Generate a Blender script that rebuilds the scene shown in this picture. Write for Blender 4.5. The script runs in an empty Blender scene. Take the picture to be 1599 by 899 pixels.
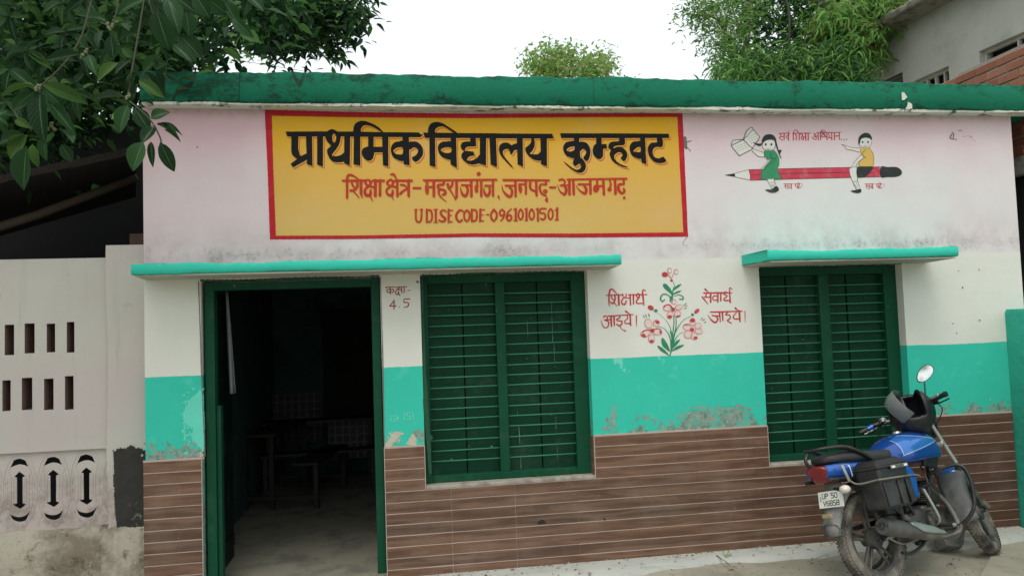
import bpy, bmesh, math, random
import numpy as np
from mathutils import Vector, Matrix, Quaternion
random.seed(7); np.random.seed(7)
rad = math.radians
S = bpy.context.scene
COL = S.collection

# ------------------------------------------------------------------ camera
CAM = np.array([0.0, -5.4841, 1.70]); FPX = 1200.0
def _rot(yaw, pitch, roll):
    cy, sy = math.cos(yaw), math.sin(yaw); cp, sp = math.cos(pitch), math.sin(pitch); cr, sr = math.cos(roll), math.sin(roll)
    return (np.array([[cy,-sy,0],[sy,cy,0],[0,0,1]]) @ np.array([[1,0,0],[0,cp,-sp],[0,sp,cp]]) @ np.array([[cr,0,sr],[0,1,0],[-sr,0,cr]]))
RC = _rot(rad(-8.87787), rad(3.1079), rad(2.00023))
cd = bpy.data.cameras.new('camera'); cam = bpy.data.objects.new('camera', cd); COL.objects.link(cam)
m3 = np.column_stack([RC[:,0], RC[:,2], -RC[:,1]])
cam.matrix_world = Matrix([[*m3[i], CAM[i]] for i in range(3)] + [[0,0,0,1]])
cd.sensor_width = 36; cd.lens = FPX/1599*36; cd.clip_end = 2000; cd.clip_start = 0.05
S.camera = cam

# ------------------------------------------------------------------ world, sun, exposure
SUN_EL, SUN_AZ = 62, 200          # overcast sun: high, behind the camera and a little to the left
w = bpy.data.worlds.new("World"); S.world = w; w.use_nodes = True
nt = w.node_tree; nt.nodes.clear()
wo = nt.nodes.new('ShaderNodeOutputWorld'); b1 = nt.nodes.new('ShaderNodeBackground'); b2 = nt.nodes.new('ShaderNodeBackground')
sky = nt.nodes.new('ShaderNodeTexSky'); sky.sky_type = 'NISHITA'; sky.sun_disc = False
sky.sun_elevation = rad(SUN_EL); sky.sun_rotation = rad(SUN_AZ); sky.dust_density = 6
ad = nt.nodes.new('ShaderNodeAddShader')
b1.inputs[1].default_value = 0.05; nt.links.new(sky.outputs[0], b1.inputs[0])
b2.inputs[0].default_value = (0.95, 1.0, 1.0, 1); b2.inputs[1].default_value = 0.88
nt.links.new(b1.outputs[0], ad.inputs[0]); nt.links.new(b2.outputs[0], ad.inputs[1]); nt.links.new(ad.outputs[0], wo.inputs[0])
sl = bpy.data.lights.new('sun', 'SUN'); sl.energy = 0.9; sl.angle = rad(25); sl.color = (1.0, 0.97, 0.92)
so = bpy.data.objects.new('sun', sl); COL.objects.link(so)
az = rad(SUN_AZ); sd = Vector((math.sin(az)*math.cos(rad(SUN_EL)), math.cos(az)*math.cos(rad(SUN_EL)), math.sin(rad(SUN_EL))))
so.rotation_euler = sd.to_track_quat('Z', 'Y').to_euler()
S.view_settings.view_transform = 'Standard'; S.view_settings.look = 'None'; S.view_settings.exposure = 0.2; S.view_settings.gamma = 1

# ------------------------------------------------------------------ pixel of the photograph -> point of the place
def ray(x, y): return RC @ np.array([(x-799.5)/FPX, 1.0, -(y-449.5)/FPX])
def P(x, y, Y=0.0): d = ray(x, y); return CAM + d*(Y-CAM[1])/d[1]
def PG(x, y, z=0.0): d = ray(x, y); return CAM + d*(z-CAM[2])/d[2]
def PXX(x, y, X): d = ray(x, y); return CAM + d*(X-CAM[0])/d[0]

# ------------------------------------------------------------------ objects
def empty(name, label=None, cat=None, loc=(0,0,0), parent=None, group=None):
    o = bpy.data.objects.new(name, None); COL.objects.link(o); o.location = loc; o.empty_display_size = 0.1
    if parent: o.parent = parent
    if label: o['label'] = label
    if cat: o['category'] = cat
    if group: o['group'] = group
    return o
def tag(o, label=None, cat=None, group=None, kind=None):
    if label: o['label'] = label
    if cat: o['category'] = cat
    if group: o['group'] = group
    if kind: o['kind'] = kind
    return o
def link(name, me, mats=(), parent=None):
    o = bpy.data.objects.new(name, me); COL.objects.link(o)
    if parent: o.parent = parent
    return o
def mesh(name, v, f, mats=(), parent=None, smooth=False, mi=None, bevel=0, subsurf=0):
    me = bpy.data.meshes.new(name); me.from_pydata([tuple(map(float, p)) for p in v], [], [tuple(q) for q in f]); 
    if not isinstance(mats, (list, tuple)): mats = [mats]
    for m in mats: me.materials.append(m)
    if mi is not None: me.polygons.foreach_set('material_index', np.array(mi, dtype=np.int32))
    if smooth: me.polygons.foreach_set('use_smooth', np.ones(len(me.polygons), dtype=bool))
    me.update()
    o = link(name, me, parent=parent)
    if bevel:
        b = o.modifiers.new('b', 'BEVEL'); b.width = bevel; b.segments = 2; b.limit_method = 'ANGLE'; b.angle_limit = rad(40)
    if subsurf:
        s = o.modifiers.new('s', 'SUBSURF'); s.levels = subsurf; s.render_levels = subsurf
    return o
class MB:
    def __init__(s): s.v = []; s.f = []; s.mi = []
    def add(s, v, f, mi=0):
        n = len(s.v); s.v += [tuple(p) for p in v]; s.f += [tuple(i+n for i in q) for q in f]; s.mi += [mi]*len(f)
    def box(s, x0, x1, y0, y1, z0, z1, mi=0):
        s.add([(x0,y0,z0),(x1,y0,z0),(x1,y1,z0),(x0,y1,z0),(x0,y0,z1),(x1,y0,z1),(x1,y1,z1),(x0,y1,z1)],
              [(0,3,2,1),(4,5,6,7),(0,1,5,4),(1,2,6,5),(2,3,7,6),(3,0,4,7)], mi)
    def hexa(s, pts, mi=0):
        s.add(pts, [(0,3,2,1),(4,5,6,7),(0,1,5,4),(1,2,6,5),(2,3,7,6),(3,0,4,7)], mi)
    def tube(s, pts, r, k=8, mi=0, closed=False, flat=1.0, up=(0,0,1)):
        pts = [np.array(p, float) for p in pts]; n = len(pts)
        rs = r if isinstance(r, (list, tuple)) else [r]*n
        base = len(s.v); prev = None
        for i, p in enumerate(pts):
            a = pts[(i-1) % n] if (i > 0 or closed) else pts[0]; b = pts[(i+1) % n] if (i < n-1 or closed) else pts[-1]
            t = b-a; t = t/(np.linalg.norm(t)+1e-9)
            if prev is None:
                u = np.cross(t, np.array(up, float)); 
                if np.linalg.norm(u) < 1e-3: u = np.cross(t, np.array([1.0,0,0]))
            else: u = prev - t*prev.dot(t)
            u = u/(np.linalg.norm(u)+1e-9); prev = u; v2 = np.cross(u, t)
            for j in range(k):
                an = 2*math.pi*j/k; s.v.append(tuple(p + rs[i]*(math.cos(an)*u + flat*math.sin(an)*v2)))
        m = n if closed else n-1
        for i in range(m):
            for j in range(k):
                a0 = base+i*k+j; a1 = base+i*k+(j+1) % k; b0 = base+((i+1) % n)*k+j; b1 = base+((i+1) % n)*k+(j+1) % k
                s.f.append((a0, a1, b1, b0)); s.mi.append(mi)
        if not closed:
            s.f.append(tuple(base+j for j in reversed(range(k)))); s.mi.append(mi)
            s.f.append(tuple(base+(n-1)*k+j for j in range(k))); s.mi.append(mi)
    def lathe(s, prof, c, axis='y', k=32, mi=0, closed=False, a0=0, a1=2*math.pi):
        # prof = (radius, offset along the axis)
        base = len(s.v); n = len(prof); full = abs(a1-a0-2*math.pi) < 1e-6; kk = k if full else k+1
        for j in range(kk):
            an = a0+(a1-a0)*j/k
            for r, h in prof:
                if axis == 'y': s.v.append((c[0]+r*math.cos(an), c[1]+h, c[2]+r*math.sin(an)))
                elif axis == 'z': s.v.append((c[0]+r*math.cos(an), c[1]+r*math.sin(an), c[2]+h))
                else: s.v.append((c[0]+h, c[1]+r*math.cos(an), c[2]+r*math.sin(an)))
        m = n if closed else n-1
        for j in range(k):
            jn = (j+1) % kk if full else j+1
            for i in range(m):
                s.f.append((base+j*n+i, base+jn*n+i, base+jn*n+(i+1) % n, base+j*n+(i+1) % n)); s.mi.append(mi)
    def loft(s, rings, mi=0, cap=True, closed_ring=True):
        base = len(s.v); k = len(rings[0])
        for r in rings: s.v += [tuple(p) for p in r]
        for i in range(len(rings)-1):
            for j in range(k if closed_ring else k-1):
                s.f.append((base+i*k+j, base+i*k+(j+1) % k, base+(i+1)*k+(j+1) % k, base+(i+1)*k+j)); s.mi.append(mi)
        if cap and closed_ring:
            s.f.append(tuple(base+j for j in reversed(range(k)))); s.mi.append(mi)
            s.f.append(tuple(base+(len(rings)-1)*k+j for j in range(k))); s.mi.append(mi)
    def build(s, name, mats, parent=None, smooth=False, bevel=0, subsurf=0):
        return mesh(name, s.v, s.f, mats, parent, smooth, s.mi, bevel, subsurf)
def auto_smooth(o, ang=40):
    me = o.data; bm = bmesh.new(); bm.from_mesh(me)
    bmesh.ops.recalc_face_normals(bm, faces=bm.faces)
    for f in bm.faces: f.smooth = True
    for e in bm.edges:
        if len(e.link_faces) == 2 and e.calc_face_angle(0) > rad(ang): e.smooth = False
    bm.to_mesh(me); bm.free(); return o
def ring(x, cy, cz, hy, hz, e=2.5, k=20):
    out = []
    for j in range(k):
        a = 2*math.pi*j/k; c, s_ = math.cos(a), math.sin(a)
        out.append((x, cy+hy*math.copysign(abs(c)**(2/e), c), cz+hz*math.copysign(abs(s_)**(2/e), s_)))
    return out
def crom(pts, sub=6):
    pts = [np.array(p, float) for p in pts]; n = len(pts)
    if n < 3: return pts
    out = []
    for i in range(n-1):
        p0 = pts[max(i-1,0)]; p1 = pts[i]; p2 = pts[i+1]; p3 = pts[min(i+2,n-1)]
        for j in range(sub):
            t = j/sub
            out.append(0.5*((2*p1)+(-p0+p2)*t+(2*p0-5*p1+4*p2-p3)*t*t+(-p0+3*p1-3*p2+p3)*t**3))
    out.append(pts[-1]); return out

# ------------------------------------------------------------------ materials
class NT:
    def __init__(s, name, rough=0.6, metal=0.0, spec=0.5):
        s.m = bpy.data.materials.new(name); s.m.use_nodes = True; s.t = s.m.node_tree; s.t.nodes.clear()
        s.out = s.t.nodes.new('ShaderNodeOutputMaterial'); s.p = s.t.nodes.new('ShaderNodeBsdfPrincipled')
        s.t.links.new(s.p.outputs[0], s.out.inputs[0])
        s.p.inputs['Roughness'].default_value = rough; s.p.inputs['Metallic'].default_value = metal
        s.p.inputs['Specular IOR Level'].default_value = spec
        s.tc = s.t.nodes.new('ShaderNodeTexCoord')
    def new(s, t): return s.t.nodes.new('ShaderNode'+t)
    def L(s, a, b): s.t.links.new(a, b)
    def _in(s, sock, v):
        if hasattr(v, 'links') or isinstance(v, bpy.types.NodeSocket): s.L(v, sock)
        else: sock.default_value = v
    def vec(s, sc=(1,1,1), loc=(0,0,0), co='Object', add=None):
        mp = s.new('Mapping'); src = s.tc.outputs[co]
        if add is not None:
            va = s.new('VectorMath'); va.operation = 'ADD'; s.L(src, va.inputs[0]); s.L(add, va.inputs[1]); src = va.outputs[0]
        s.L(src, mp.inputs[0]); mp.inputs[3].default_value = sc; mp.inputs[1].default_value = loc; return mp.outputs[0]
    def noise(s, scale=5, detail=4, rough=0.55, v=None, dist=0.0):
        n = s.new('TexNoise'); n.inputs['Scale'].default_value = scale; n.inputs['Detail'].default_value = detail
        n.inputs['Roughness'].default_value = rough; n.inputs['Distortion'].default_value = dist
        s.L(v if v is not None else s.tc.outputs['Object'], n.inputs['Vector']); return n.outputs['Fac']
    def voro(s, scale=5, v=None, feat='F1', out='Distance'):
        n = s.new('TexVoronoi'); n.feature = feat; n.inputs['Scale'].default_value = scale
        s.L(v if v is not None else s.tc.outputs['Object'], n.inputs['Vector']); return n.outputs[out]
    def math(s, op, a, b=0.0, clamp=False):
        n = s.new('Math'); n.operation = op; n.use_clamp = clamp; s._in(n.inputs[0], a); s._in(n.inputs[1], b); return n.outputs[0]
    def ss(s, a, lo, hi):
        n = s.new('MapRange'); n.interpolation_type = 'SMOOTHSTEP'; s._in(n.inputs[0], a); n.inputs[1].default_value = lo; n.inputs[2].default_value = hi
        n.inputs[3].default_value = 0; n.inputs[4].default_value = 1; return n.outputs[0]
    def mix(s, f, a, b):
        n = s.new('Mix'); n.data_type = 'RGBA'; s._in(n.inputs[0], f)
        for i, c in ((6, a), (7, b)):
            if isinstance(c, (tuple, list)): n.inputs[i].default_value = (*c[:3], 1)
            else: s.L(c, n.inputs[i])
        return n.outputs[2]
    def sep(s, v=None):
        n = s.new('SeparateXYZ'); s.L(v if v is not None else s.tc.outputs['Object'], n.inputs[0]); return n.outputs
    def rand(s): return s.new('ObjectInfo').outputs['Random']
    def base(s, c):
        if isinstance(c, (tuple, list)): s.p.inputs['Base Color'].default_value = (*c[:3], 1)
        else: s.L(c, s.p.inputs['Base Color'])
        return s
    def bump(s, h, st=0.3, d=0.01):
        n = s.new('Bump'); n.inputs['Strength'].default_value = st; n.inputs['Distance'].default_value = d
        s.L(h, n.inputs['Height']); s.L(n.outputs[0], s.p.inputs['Normal']); return s
def tint(c, k): return tuple(min(1, x*k) for x in c)
def pm(name, c, rough=0.6, metal=0, var=0.15, scale=9, bump=0.15, dist=0.004, dust=None, dscale=6, dthr=(0.45,0.7), spec=0.5, coat=0):
    n = NT(name, rough, metal, spec)
    f = n.noise(scale, 6, 0.6); col = n.mix(f, tint(c, 1-var), tint(c, 1+var))
    if dust is not None:
        d = n.ss(n.noise(dscale, 8, 0.65), *dthr); col = n.mix(d, col, dust)
        r = n.math('ADD', n.math('MULTIPLY', d, 0.35), rough, True); n.L(r, n.p.inputs['Roughness'])
    n.base(col)
    if bump: n.bump(n.noise(scale*6, 5, 0.6), bump, dist)
    if coat: n.p.inputs['Coat Weight'].default_value = coat; n.p.inputs['Coat Roughness'].default_value = 0.15
    return n.m
M = {}
# facade paint: turquoise dado, cream band, pale pink above, with stains that keep to their own places
def facade():
    n = NT('painted_plaster', 0.9, 0, 0.08)
    x, y, z = n.sep()
    wob = n.math('MULTIPLY', n.math('SUBTRACT', n.noise(1.3, 3), 0.5), 0.03)
    wob2 = n.math('MULTIPLY', n.math('SUBTRACT', n.noise(22, 2), 0.5), 0.006)
    zz = n.math('ADD', n.math('ADD', z, wob), wob2)
    big = n.noise(0.9, 4); fine = n.noise(14, 8, 0.7); mid = n.noise(4, 6, 0.6)
    cream = n.mix(mid, (0.60,0.62,0.55), (0.70,0.71,0.65))
    white = n.mix(mid, (0.60,0.61,0.60), (0.70,0.70,0.69))
    pink = n.mix(mid, (0.60,0.40,0.44), (0.66,0.48,0.51))
    # pink is strong near the roof and to the left, thin elsewhere
    pk = n.math('ADD', n.ss(z, 2.75, 3.35), n.math('MULTIPLY', n.ss(n.math('MULTIPLY', x, -1.0), -0.6, 1.4), 0.75))
    pk = n.math('ADD', n.math('MULTIPLY', pk, 0.70), n.math('SUBTRACT', n.math('MULTIPLY', big, 1.2), 0.50), True)
    low = n.ss(n.math('MULTIPLY', z, -1.0), -2.45, -2.2); low = n.math('MULTIPLY', low, n.ss(n.math('MULTIPLY', x, -1.0), -1.9, -1.2))
    pk = n.math('MAXIMUM', pk, n.math('MULTIPLY', low, 0.8))
    up = n.mix(pk, white, pink)
    col = n.mix(n.ss(z, 2.17, 2.20), cream, up)
    # grime that the rain left on the wall above the awnings
    g1 = n.ss(n.math('SUBTRACT', n.noise(7, 9, 0.75, n.vec((1,1,0.55))), n.math('MULTIPLY', n.math('ABSOLUTE', n.math('SUBTRACT', z, 2.27)), 1.9)), 0.36, 0.58)
    g1 = n.math('MULTIPLY', g1, n.ss(z, 2.18, 2.2)); g1 = n.math('MULTIPLY', g1, n.ss(n.noise(0.8, 2), 0.35, 0.6))
    g2 = n.ss(n.noise(30, 6, 0.8), 0.45, 0.62); grime = n.math('MULTIPLY', g1, n.math('ADD', n.math('MULTIPLY', g2, 0.5), 0.22))
    col = n.mix(grime, col, (0.13,0.11,0.10))
    wide = n.math('MULTIPLY', n.math('MULTIPLY', n.ss(n.math('MULTIPLY', z, -1.0), -2.62, -2.22), n.ss(z, 2.18, 2.2)), n.ss(n.noise(3, 7, 0.7), 0.38, 0.75))
    col = n.mix(n.math('MULTIPLY', wide, 0.6), col, (0.38,0.30,0.30))
    # spots and scuffs
    sp = n.ss(n.noise(9, 10, 0.8), 0.68, 0.75); col = n.mix(n.math('MULTIPLY', sp, 0.5), col, (0.30,0.27,0.24))
    edge = n.math('MULTIPLY', n.ss(z, 3.22, 3.30), n.ss(n.noise(11, 6, 0.7), 0.42, 0.7)); col = n.mix(n.math('MULTIPLY', edge, 0.6), col, (0.27,0.23,0.20))
    yel = n.math('MULTIPLY', n.ss(n.math('MULTIPLY', z, -1.0), -2.17, -1.9), n.ss(z, 1.9, 2.15)); 
    # dado
    tq = n.mix(n.noise(2.2, 5), (0.034,0.45,0.335), (0.052,0.55,0.42))
    tq = n.mix(n.math('MULTIPLY', n.ss(n.noise(6, 8, 0.7), 0.56, 0.66), 0.45), tq, (0.10,0.60,0.47))
    hgt = n.math('MULTIPLY', n.math('SUBTRACT', z, 0.93), 1.25)
    pe = n.math('SUBTRACT', n.noise(5.2, 9, 0.72, n.vec((1,1,1.2),(3.1,0,0.4))), hgt)
    pe = n.math('ADD', pe, n.math('MULTIPLY', n.ss(n.noise(1.1, 2, 0.5, n.vec(loc=(5.3,0,0))), 0.4, 0.65), 0.12))
    peel = n.ss(pe, 0.495, 0.525)
    patch = n.ss(n.math('ADD', n.noise(2.6, 8, 0.65, n.vec((1,1,0.8),(0.6,0,0.2))), n.math('MULTIPLY', n.ss(n.math('MULTIPLY', x, -1.0), 1.2, 1.4), 0.06)), 0.64, 0.655)
    tq = n.mix(n.math('MULTIPLY', patch, 0.75), tq, (0.20,0.66,0.52))
    bare = n.mix(n.ss(n.noise(24, 6, 0.8), 0.42, 0.6), (0.30,0.34,0.28), (0.13,0.15,0.13))
    bare = n.mix(n.ss(n.noise(9, 4), 0.5, 0.6), bare, (0.10,0.42,0.33))
    tq = n.mix(n.math('MULTIPLY', peel, 0.85), tq, bare)
    dm = n.ss(n.math('MULTIPLY', zz, -1.0), -1.470, -1.464)
    col = n.mix(dm, col, tq)
    n.base(col)
    hh = n.math('ADD', n.math('ADD', n.math('MULTIPLY', fine, 0.5), n.math('MULTIPLY', mid, 1.5)), n.math('MULTIPLY', n.math('MULTIPLY', peel, dm), -1.2))
    n.bump(hh, 0.35, 0.008)
    return n.m
M['facade'] = facade()
def slabm():
    n = NT('green_roof_paint', 0.85, 0, 0.12); x, y, z = n.sep()
    col = n.mix(n.noise(2.5, 5), (0.008,0.125,0.072), (0.014,0.175,0.102))
    e = n.math('ABSOLUTE', n.math('SUBTRACT', z, 3.41)); 
    k = n.math('ADD', n.noise(11, 9, 0.78, n.vec((0.6,1,1))), n.math('MULTIPLY', e, 1.0))
    k = n.math('ADD', k, n.math('MULTIPLY', n.ss(n.math('MULTIPLY', x, -1.0), -1.0, 1.6), 0.09))
    col = n.mix(n.math('MULTIPLY', n.ss(k, 0.57, 0.72), 0.75), col, (0.014,0.030,0.020))
    v = n.ss(n.noise(1.15, 2, 0.5, n.vec((1,0.1,0.12),(1.7,0,0))), 0.497, 0.5); v = n.math('MULTIPLY', v, n.ss(n.noise(1.15, 2, 0.5, n.vec((1,0.1,0.12),(1.7,0,0))), 0.504, 0.501)); v = n.math('MULTIPLY', v, n.ss(n.noise(6, 6), 0.4, 0.5))
    col = n.mix(n.math('MULTIPLY', v, 0.8), col, (0.02,0.03,0.02))
    ch = n.ss(n.noise(16, 5, 0.75, n.vec(loc=(9,0,0))), 0.715, 0.73); col = n.mix(ch, col, (0.45,0.50,0.45))
    n.base(col); n.bump(n.noise(25, 7, 0.7), 0.5, 0.01); return n.m
M['slab'] = slabm()
def awnm():
    n = NT('turquoise_awning_paint', 0.85, 0, 0.1)
    col = n.mix(n.noise(3, 5), (0.035,0.45,0.34), (0.05,0.54,0.41))
    k = n.ss(n.noise(13, 9, 0.8), 0.665, 0.71); col = n.mix(n.math('MULTIPLY', k, 0.6), col, (0.05,0.12,0.09))
    ch = n.ss(n.noise(10, 6, 0.75, n.vec(loc=(4,2,0))), 0.66, 0.675); col = n.mix(n.math('MULTIPLY', ch, 0.8), col, (0.50,0.56,0.50)); x, y, z = n.sep(); te = n.math('ADD', n.ss(z, 2.188, 2.206), n.noise(24, 6, 0.75)); col = n.mix(n.math('MULTIPLY', n.ss(te, 1.42, 1.5), 0.75), col, (0.16,0.15,0.12)); be = n.math('ADD', n.ss(n.math('MULTIPLY', z, -1.0), -2.146, -2.13), n.noise(15, 6, 0.75)); col = n.mix(n.math('MULTIPLY', n.ss(be, 1.42, 1.5), 0.6), col, (0.06,0.10,0.08))
    n.base(col); n.bump(n.noise(20, 7, 0.7), 0.4, 0.008); return n.m
M['awn'] = awnm()
M['soffit'] = pm('soffit_plaster', (0.46,0.44,0.37), 0.85, 0, 0.1, 5, 0.4, 0.006, dust=(0.24,0.21,0.17), dscale=8, dthr=(0.55,0.75))
M['drip'] = pm('flaking_whitewash', (0.62,0.62,0.55), 0.85, 0, 0.12, 12, 0.5, 0.006, dust=(0.10,0.10,0.08), dscale=9, dthr=(0.55,0.65))
def woodgreen(name, c, ln=True):
    n = NT(name, 0.5, 0, 0.12)
    a = n.noise(2.2, 5, 0.6, n.vec((1,1,1))); b = n.noise(16, 6, 0.6, n.vec((1,1,0.12)))
    col = n.mix(a, tint(c, 0.8), tint(c, 1.2)); col = n.mix(n.math('MULTIPLY', n.ss(b, 0.5, 0.8), 0.35), col, tint(c, 0.55))
    d = n.ss(n.noise(34, 4, 0.6), 0.735, 0.75); col = n.mix(n.math('MULTIPLY', d, 0.6), col, (0.4,0.5,0.42))
    ds = n.ss(n.noise(4, 8, 0.7), 0.5, 0.8); col = n.mix(n.math('MULTIPLY', ds, 0.10), col, (0.30,0.38,0.30))
    n.base(col); n.bump(n.noise(40, 4, 0.6, n.vec((1,1,0.25))), 0.3, 0.003); return n.m
M['gframe'] = woodgreen('green_gloss_frame', (0.006,0.062,0.030))
M['gbar'] = woodgreen('green_gloss_bar', (0.045,0.20,0.12))
M['gshut'] = woodgreen('dark_green_shutter', (0.004,0.040,0.020)); M['gleaf'] = woodgreen('shade_dark_green_door', (0.003,0.010,0.009))  # door leaf taken to near-black: the doorway's dimness is put into its colour
M['gdoor'] = woodgreen('green_gloss_door_frame', (0.006,0.060,0.030))
def tilem():
    n = NT('wood_look_tile', 0.42, 0, 0.25); gp = n.new('NewGeometry').outputs['Position']; x, y, z = n.sep(gp)
    row = n.math('FLOOR', n.math('MULTIPLY', n.math('SUBTRACT', z, 0.909), 1/0.0757)); wn = n.new('TexWhiteNoise'); wn.noise_dimensions = '1D'; n.L(row, wn.inputs['W']); r = wn.outputs['Value']
    off = n.new('CombineXYZ'); n.L(n.math('MULTIPLY', r, 37.0), off.inputs[0]); n.L(n.math('MULTIPLY', r, 11.0), off.inputs[2])
    va = n.new('VectorMath'); va.operation = 'ADD'; n.L(gp, va.inputs[0]); n.L(off.outputs[0], va.inputs[1])
    def vv(sc): mp = n.new('Mapping'); n.L(va.outputs[0], mp.inputs[0]); mp.inputs[3].default_value = sc; return mp.outputs[0]
    a = n.noise(1.7, 9, 0.6, vv((1.1,1,13)), 0.5); b = n.noise(7, 5, 0.6, vv((0.35,1,14)))
    c1 = n.mix(r, (0.118,0.062,0.038), (0.080,0.050,0.035)); c2 = n.mix(r, (0.215,0.122,0.078), (0.155,0.103,0.072))
    col = n.mix(n.ss(a, 0.36, 0.66), c1, c2); col = n.mix(n.math('MULTIPLY', n.ss(b, 0.52, 0.72), 0.4), col, (0.080,0.050,0.037))
    pr = n.rand(); col = n.mix(n.math('MULTIPLY', pr, 0.12), col, (0.10,0.055,0.04))
    dk = n.ss(x, 1.9, 4.6); col = n.mix(n.math('MULTIPLY', dk, 0.55), col, (0.070,0.028,0.022))   # redder and darker towards the right
    du = n.ss(n.noise(3.5, 8, 0.7, gp), 0.45, 0.75); col = n.mix(n.math('MULTIPLY', du, 0.13), col, (0.38,0.33,0.28))
    sp = n.ss(n.noise(38, 3, 0.6, gp), 0.735, 0.76); col = n.mix(n.math('MULTIPLY', sp, 0.75), col, (0.55,0.52,0.47))
    n.base(col); n.bump(a, 0.12, 0.002)
    n.L(n.math('ADD', n.math('MULTIPLY', du, 0.35), 0.38), n.p.inputs['Roughness']); return n.m
M['tile'] = tilem()
M['grout'] = pm('pale_grout', (0.44,0.35,0.30), 0.85, 0, 0.15, 8, 0.3)
def signm():
    n = NT('yellow_sign_paint', 0.8, 0, 0.12); x, y, z = n.sep()
    a = n.noise(1.8, 4, 0.55, n.vec((1,1,1.6)))
    col = n.mix(n.ss(n.math('ADD', z, n.math('MULTIPLY', a, 0.5)), 2.75, 3.55), (0.60,0.39,0.115), (0.66,0.36,0.022))
    col = n.mix(n.math('MULTIPLY', n.ss(a, 0.5, 0.75), 0.5), col, (0.62,0.42,0.20))
    d = n.ss(n.noise(9, 9, 0.75), 0.58, 0.74); col = n.mix(n.math('MULTIPLY', d, 0.3), col, (0.45,0.40,0.22))
    n.base(col); n.bump(n.noise(5, 8, 0.65), 0.3, 0.008); return n.m
M['yellow'] = signm()
def paint(name, c, c2=None, thin=0.35, rough=0.8):
    n = NT(name, rough, 0, 0.1)
    col = n.mix(n.math('MULTIPLY', n.ss(n.noise(14, 6, 0.6), 0.45, 0.8), thin), c, c2 or tint(c, 1.5))
    n.base(col); n.bump(n.noise(30, 4), 0.2, 0.003); return n.m
M['black'] = paint('black_sign_paint', (0.012,0.013,0.013), (0.03,0.033,0.03), 0.3)
M['red'] = paint('red_sign_paint', (0.43,0.040,0.030), (0.36,0.12,0.015), 0.9)
M['redline'] = paint('orange_red_shade_line', (0.52,0.10,0.05), (0.55,0.20,0.09), 0.6)
M['border'] = paint('red_border_paint', (0.42,0.020,0.030), (0.48,0.06,0.07), 0.55)
M['letred'] = paint('red_wall_lettering', (0.46,0.05,0.06), (0.55,0.22,0.21), 0.6)
M['maroon'] = paint('maroon_wall_lettering', (0.30,0.035,0.030), (0.36,0.10,0.09), 0.5)
M['softred'] = paint('thin_red_wash', (0.55,0.25,0.24), (0.60,0.42,0.38), 0.7)
M['petal'] = paint('pale_petal_wash', (0.66,0.55,0.50), (0.68,0.64,0.58), 0.8)
M['leafgreen'] = paint('green_painted_leaves', (0.03,0.22,0.12), (0.09,0.34,0.21), 0.6)
M['greywash'] = paint('grey_green_brush_marks', (0.14,0.22,0.17), (0.25,0.32,0.26), 0.6)
M['pencilred'] = paint('pencil_red', (0.50,0.055,0.085), (0.60,0.20,0.22), 0.6)
M['dress'] = paint('dress_green', (0.045,0.24,0.115), (0.08,0.32,0.17), 0.5)
M['shirt'] = paint('shirt_yellow', (0.60,0.40,0.11), (0.62,0.46,0.20), 0.5)
M['ink'] = paint('black_line_paint', (0.035,0.04,0.04), (0.10,0.11,0.10), 0.6)
M['skin'] = paint('unpainted_white', (0.63,0.63,0.58), (0.68,0.68,0.64), 0.4)

# ------------------------------------------------------------------ flat painted shapes: distance field -> contour mesh
def _poly(sp): return [(sp[i], sp[i+1]) for i in range(0, len(sp), 2)]
def Sk(w, *c, sub=6):                                  # brush stroke, width(s) w
    pts = _poly(c); n = len(pts)
    ws = list(w) if isinstance(w, (tuple, list)) else [w]*n
    if len(ws) != n: ws = list(np.interp(np.linspace(0,1,n), np.linspace(0,1,len(ws)), ws))
    p3 = [(a[0], a[1], q) for a, q in zip(pts, ws)]
    return ('s', crom(p3, sub) if n > 2 else [np.array(p) for p in p3])
def St(w, *c):                                         # straight segments
    pts = _poly(c); return ('s', [np.array((a[0], a[1], w)) for a in pts])
def Gp(*c): return ('p', np.array(_poly(c), float))     # filled polygon
def Gs(*c):                                            # smooth filled outline
    p = _poly(c); p = [p[-1]]+p+[p[0], p[1]]; q = crom(p, 5)[5:-5]; return ('p', np.array(q, float))
def Hp(*c): return ('h', Gs(*c)[1])                     # hole
def Dot(x, y, r): return ('s', [np.array((x, y, 2*r)), np.array((x+0.01, y, 2*r))])
def Ell(x, y, a, b, rot=0, k=20):
    t = np.linspace(0, 2*math.pi, k, endpoint=False); c, s_ = math.cos(rot), math.sin(rot)
    return ('p', np.column_stack([x+a*np.cos(t)*c-b*np.sin(t)*s_, y+a*np.cos(t)*s_+b*np.sin(t)*c]))
def place(items, ox, oy, sc):                          # close-up coordinates -> photograph pixels
    out = []
    for k, a in items:
        if k == 's': out.append((k, [np.array((ox+q[0]/sc, oy+q[1]/sc, q[2]/sc)) for q in a]))
        else: out.append((k, np.column_stack([ox+a[:,0]/sc, oy+a[:,1]/sc])))
    return out
def seg_d(X, Y, x0, y0, x1, y1):
    dx, dy = x1-x0, y1-y0; L = dx*dx+dy*dy+1e-12
    t = np.clip(((X-x0)*dx+(Y-y0)*dy)/L, 0, 1); return np.hypot(X-x0-t*dx, Y-y0-t*dy), t
def poly_sdf(X, Y, p):
    d = np.full(X.shape, 1e9); ins = np.zeros(X.shape, bool); n = len(p)
    for i in range(n):
        x0, y0 = p[i]; x1, y1 = p[(i+1) % n]
        d = np.minimum(d, seg_d(X, Y, x0, y0, x1, y1)[0])
        c = ((y0 > Y) != (y1 > Y))
        if y0 != y1: ins ^= c & (X < (x1-x0)*(Y-y0)/(y1-y0)+x0)
    return np.where(ins, -d, d)
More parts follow.
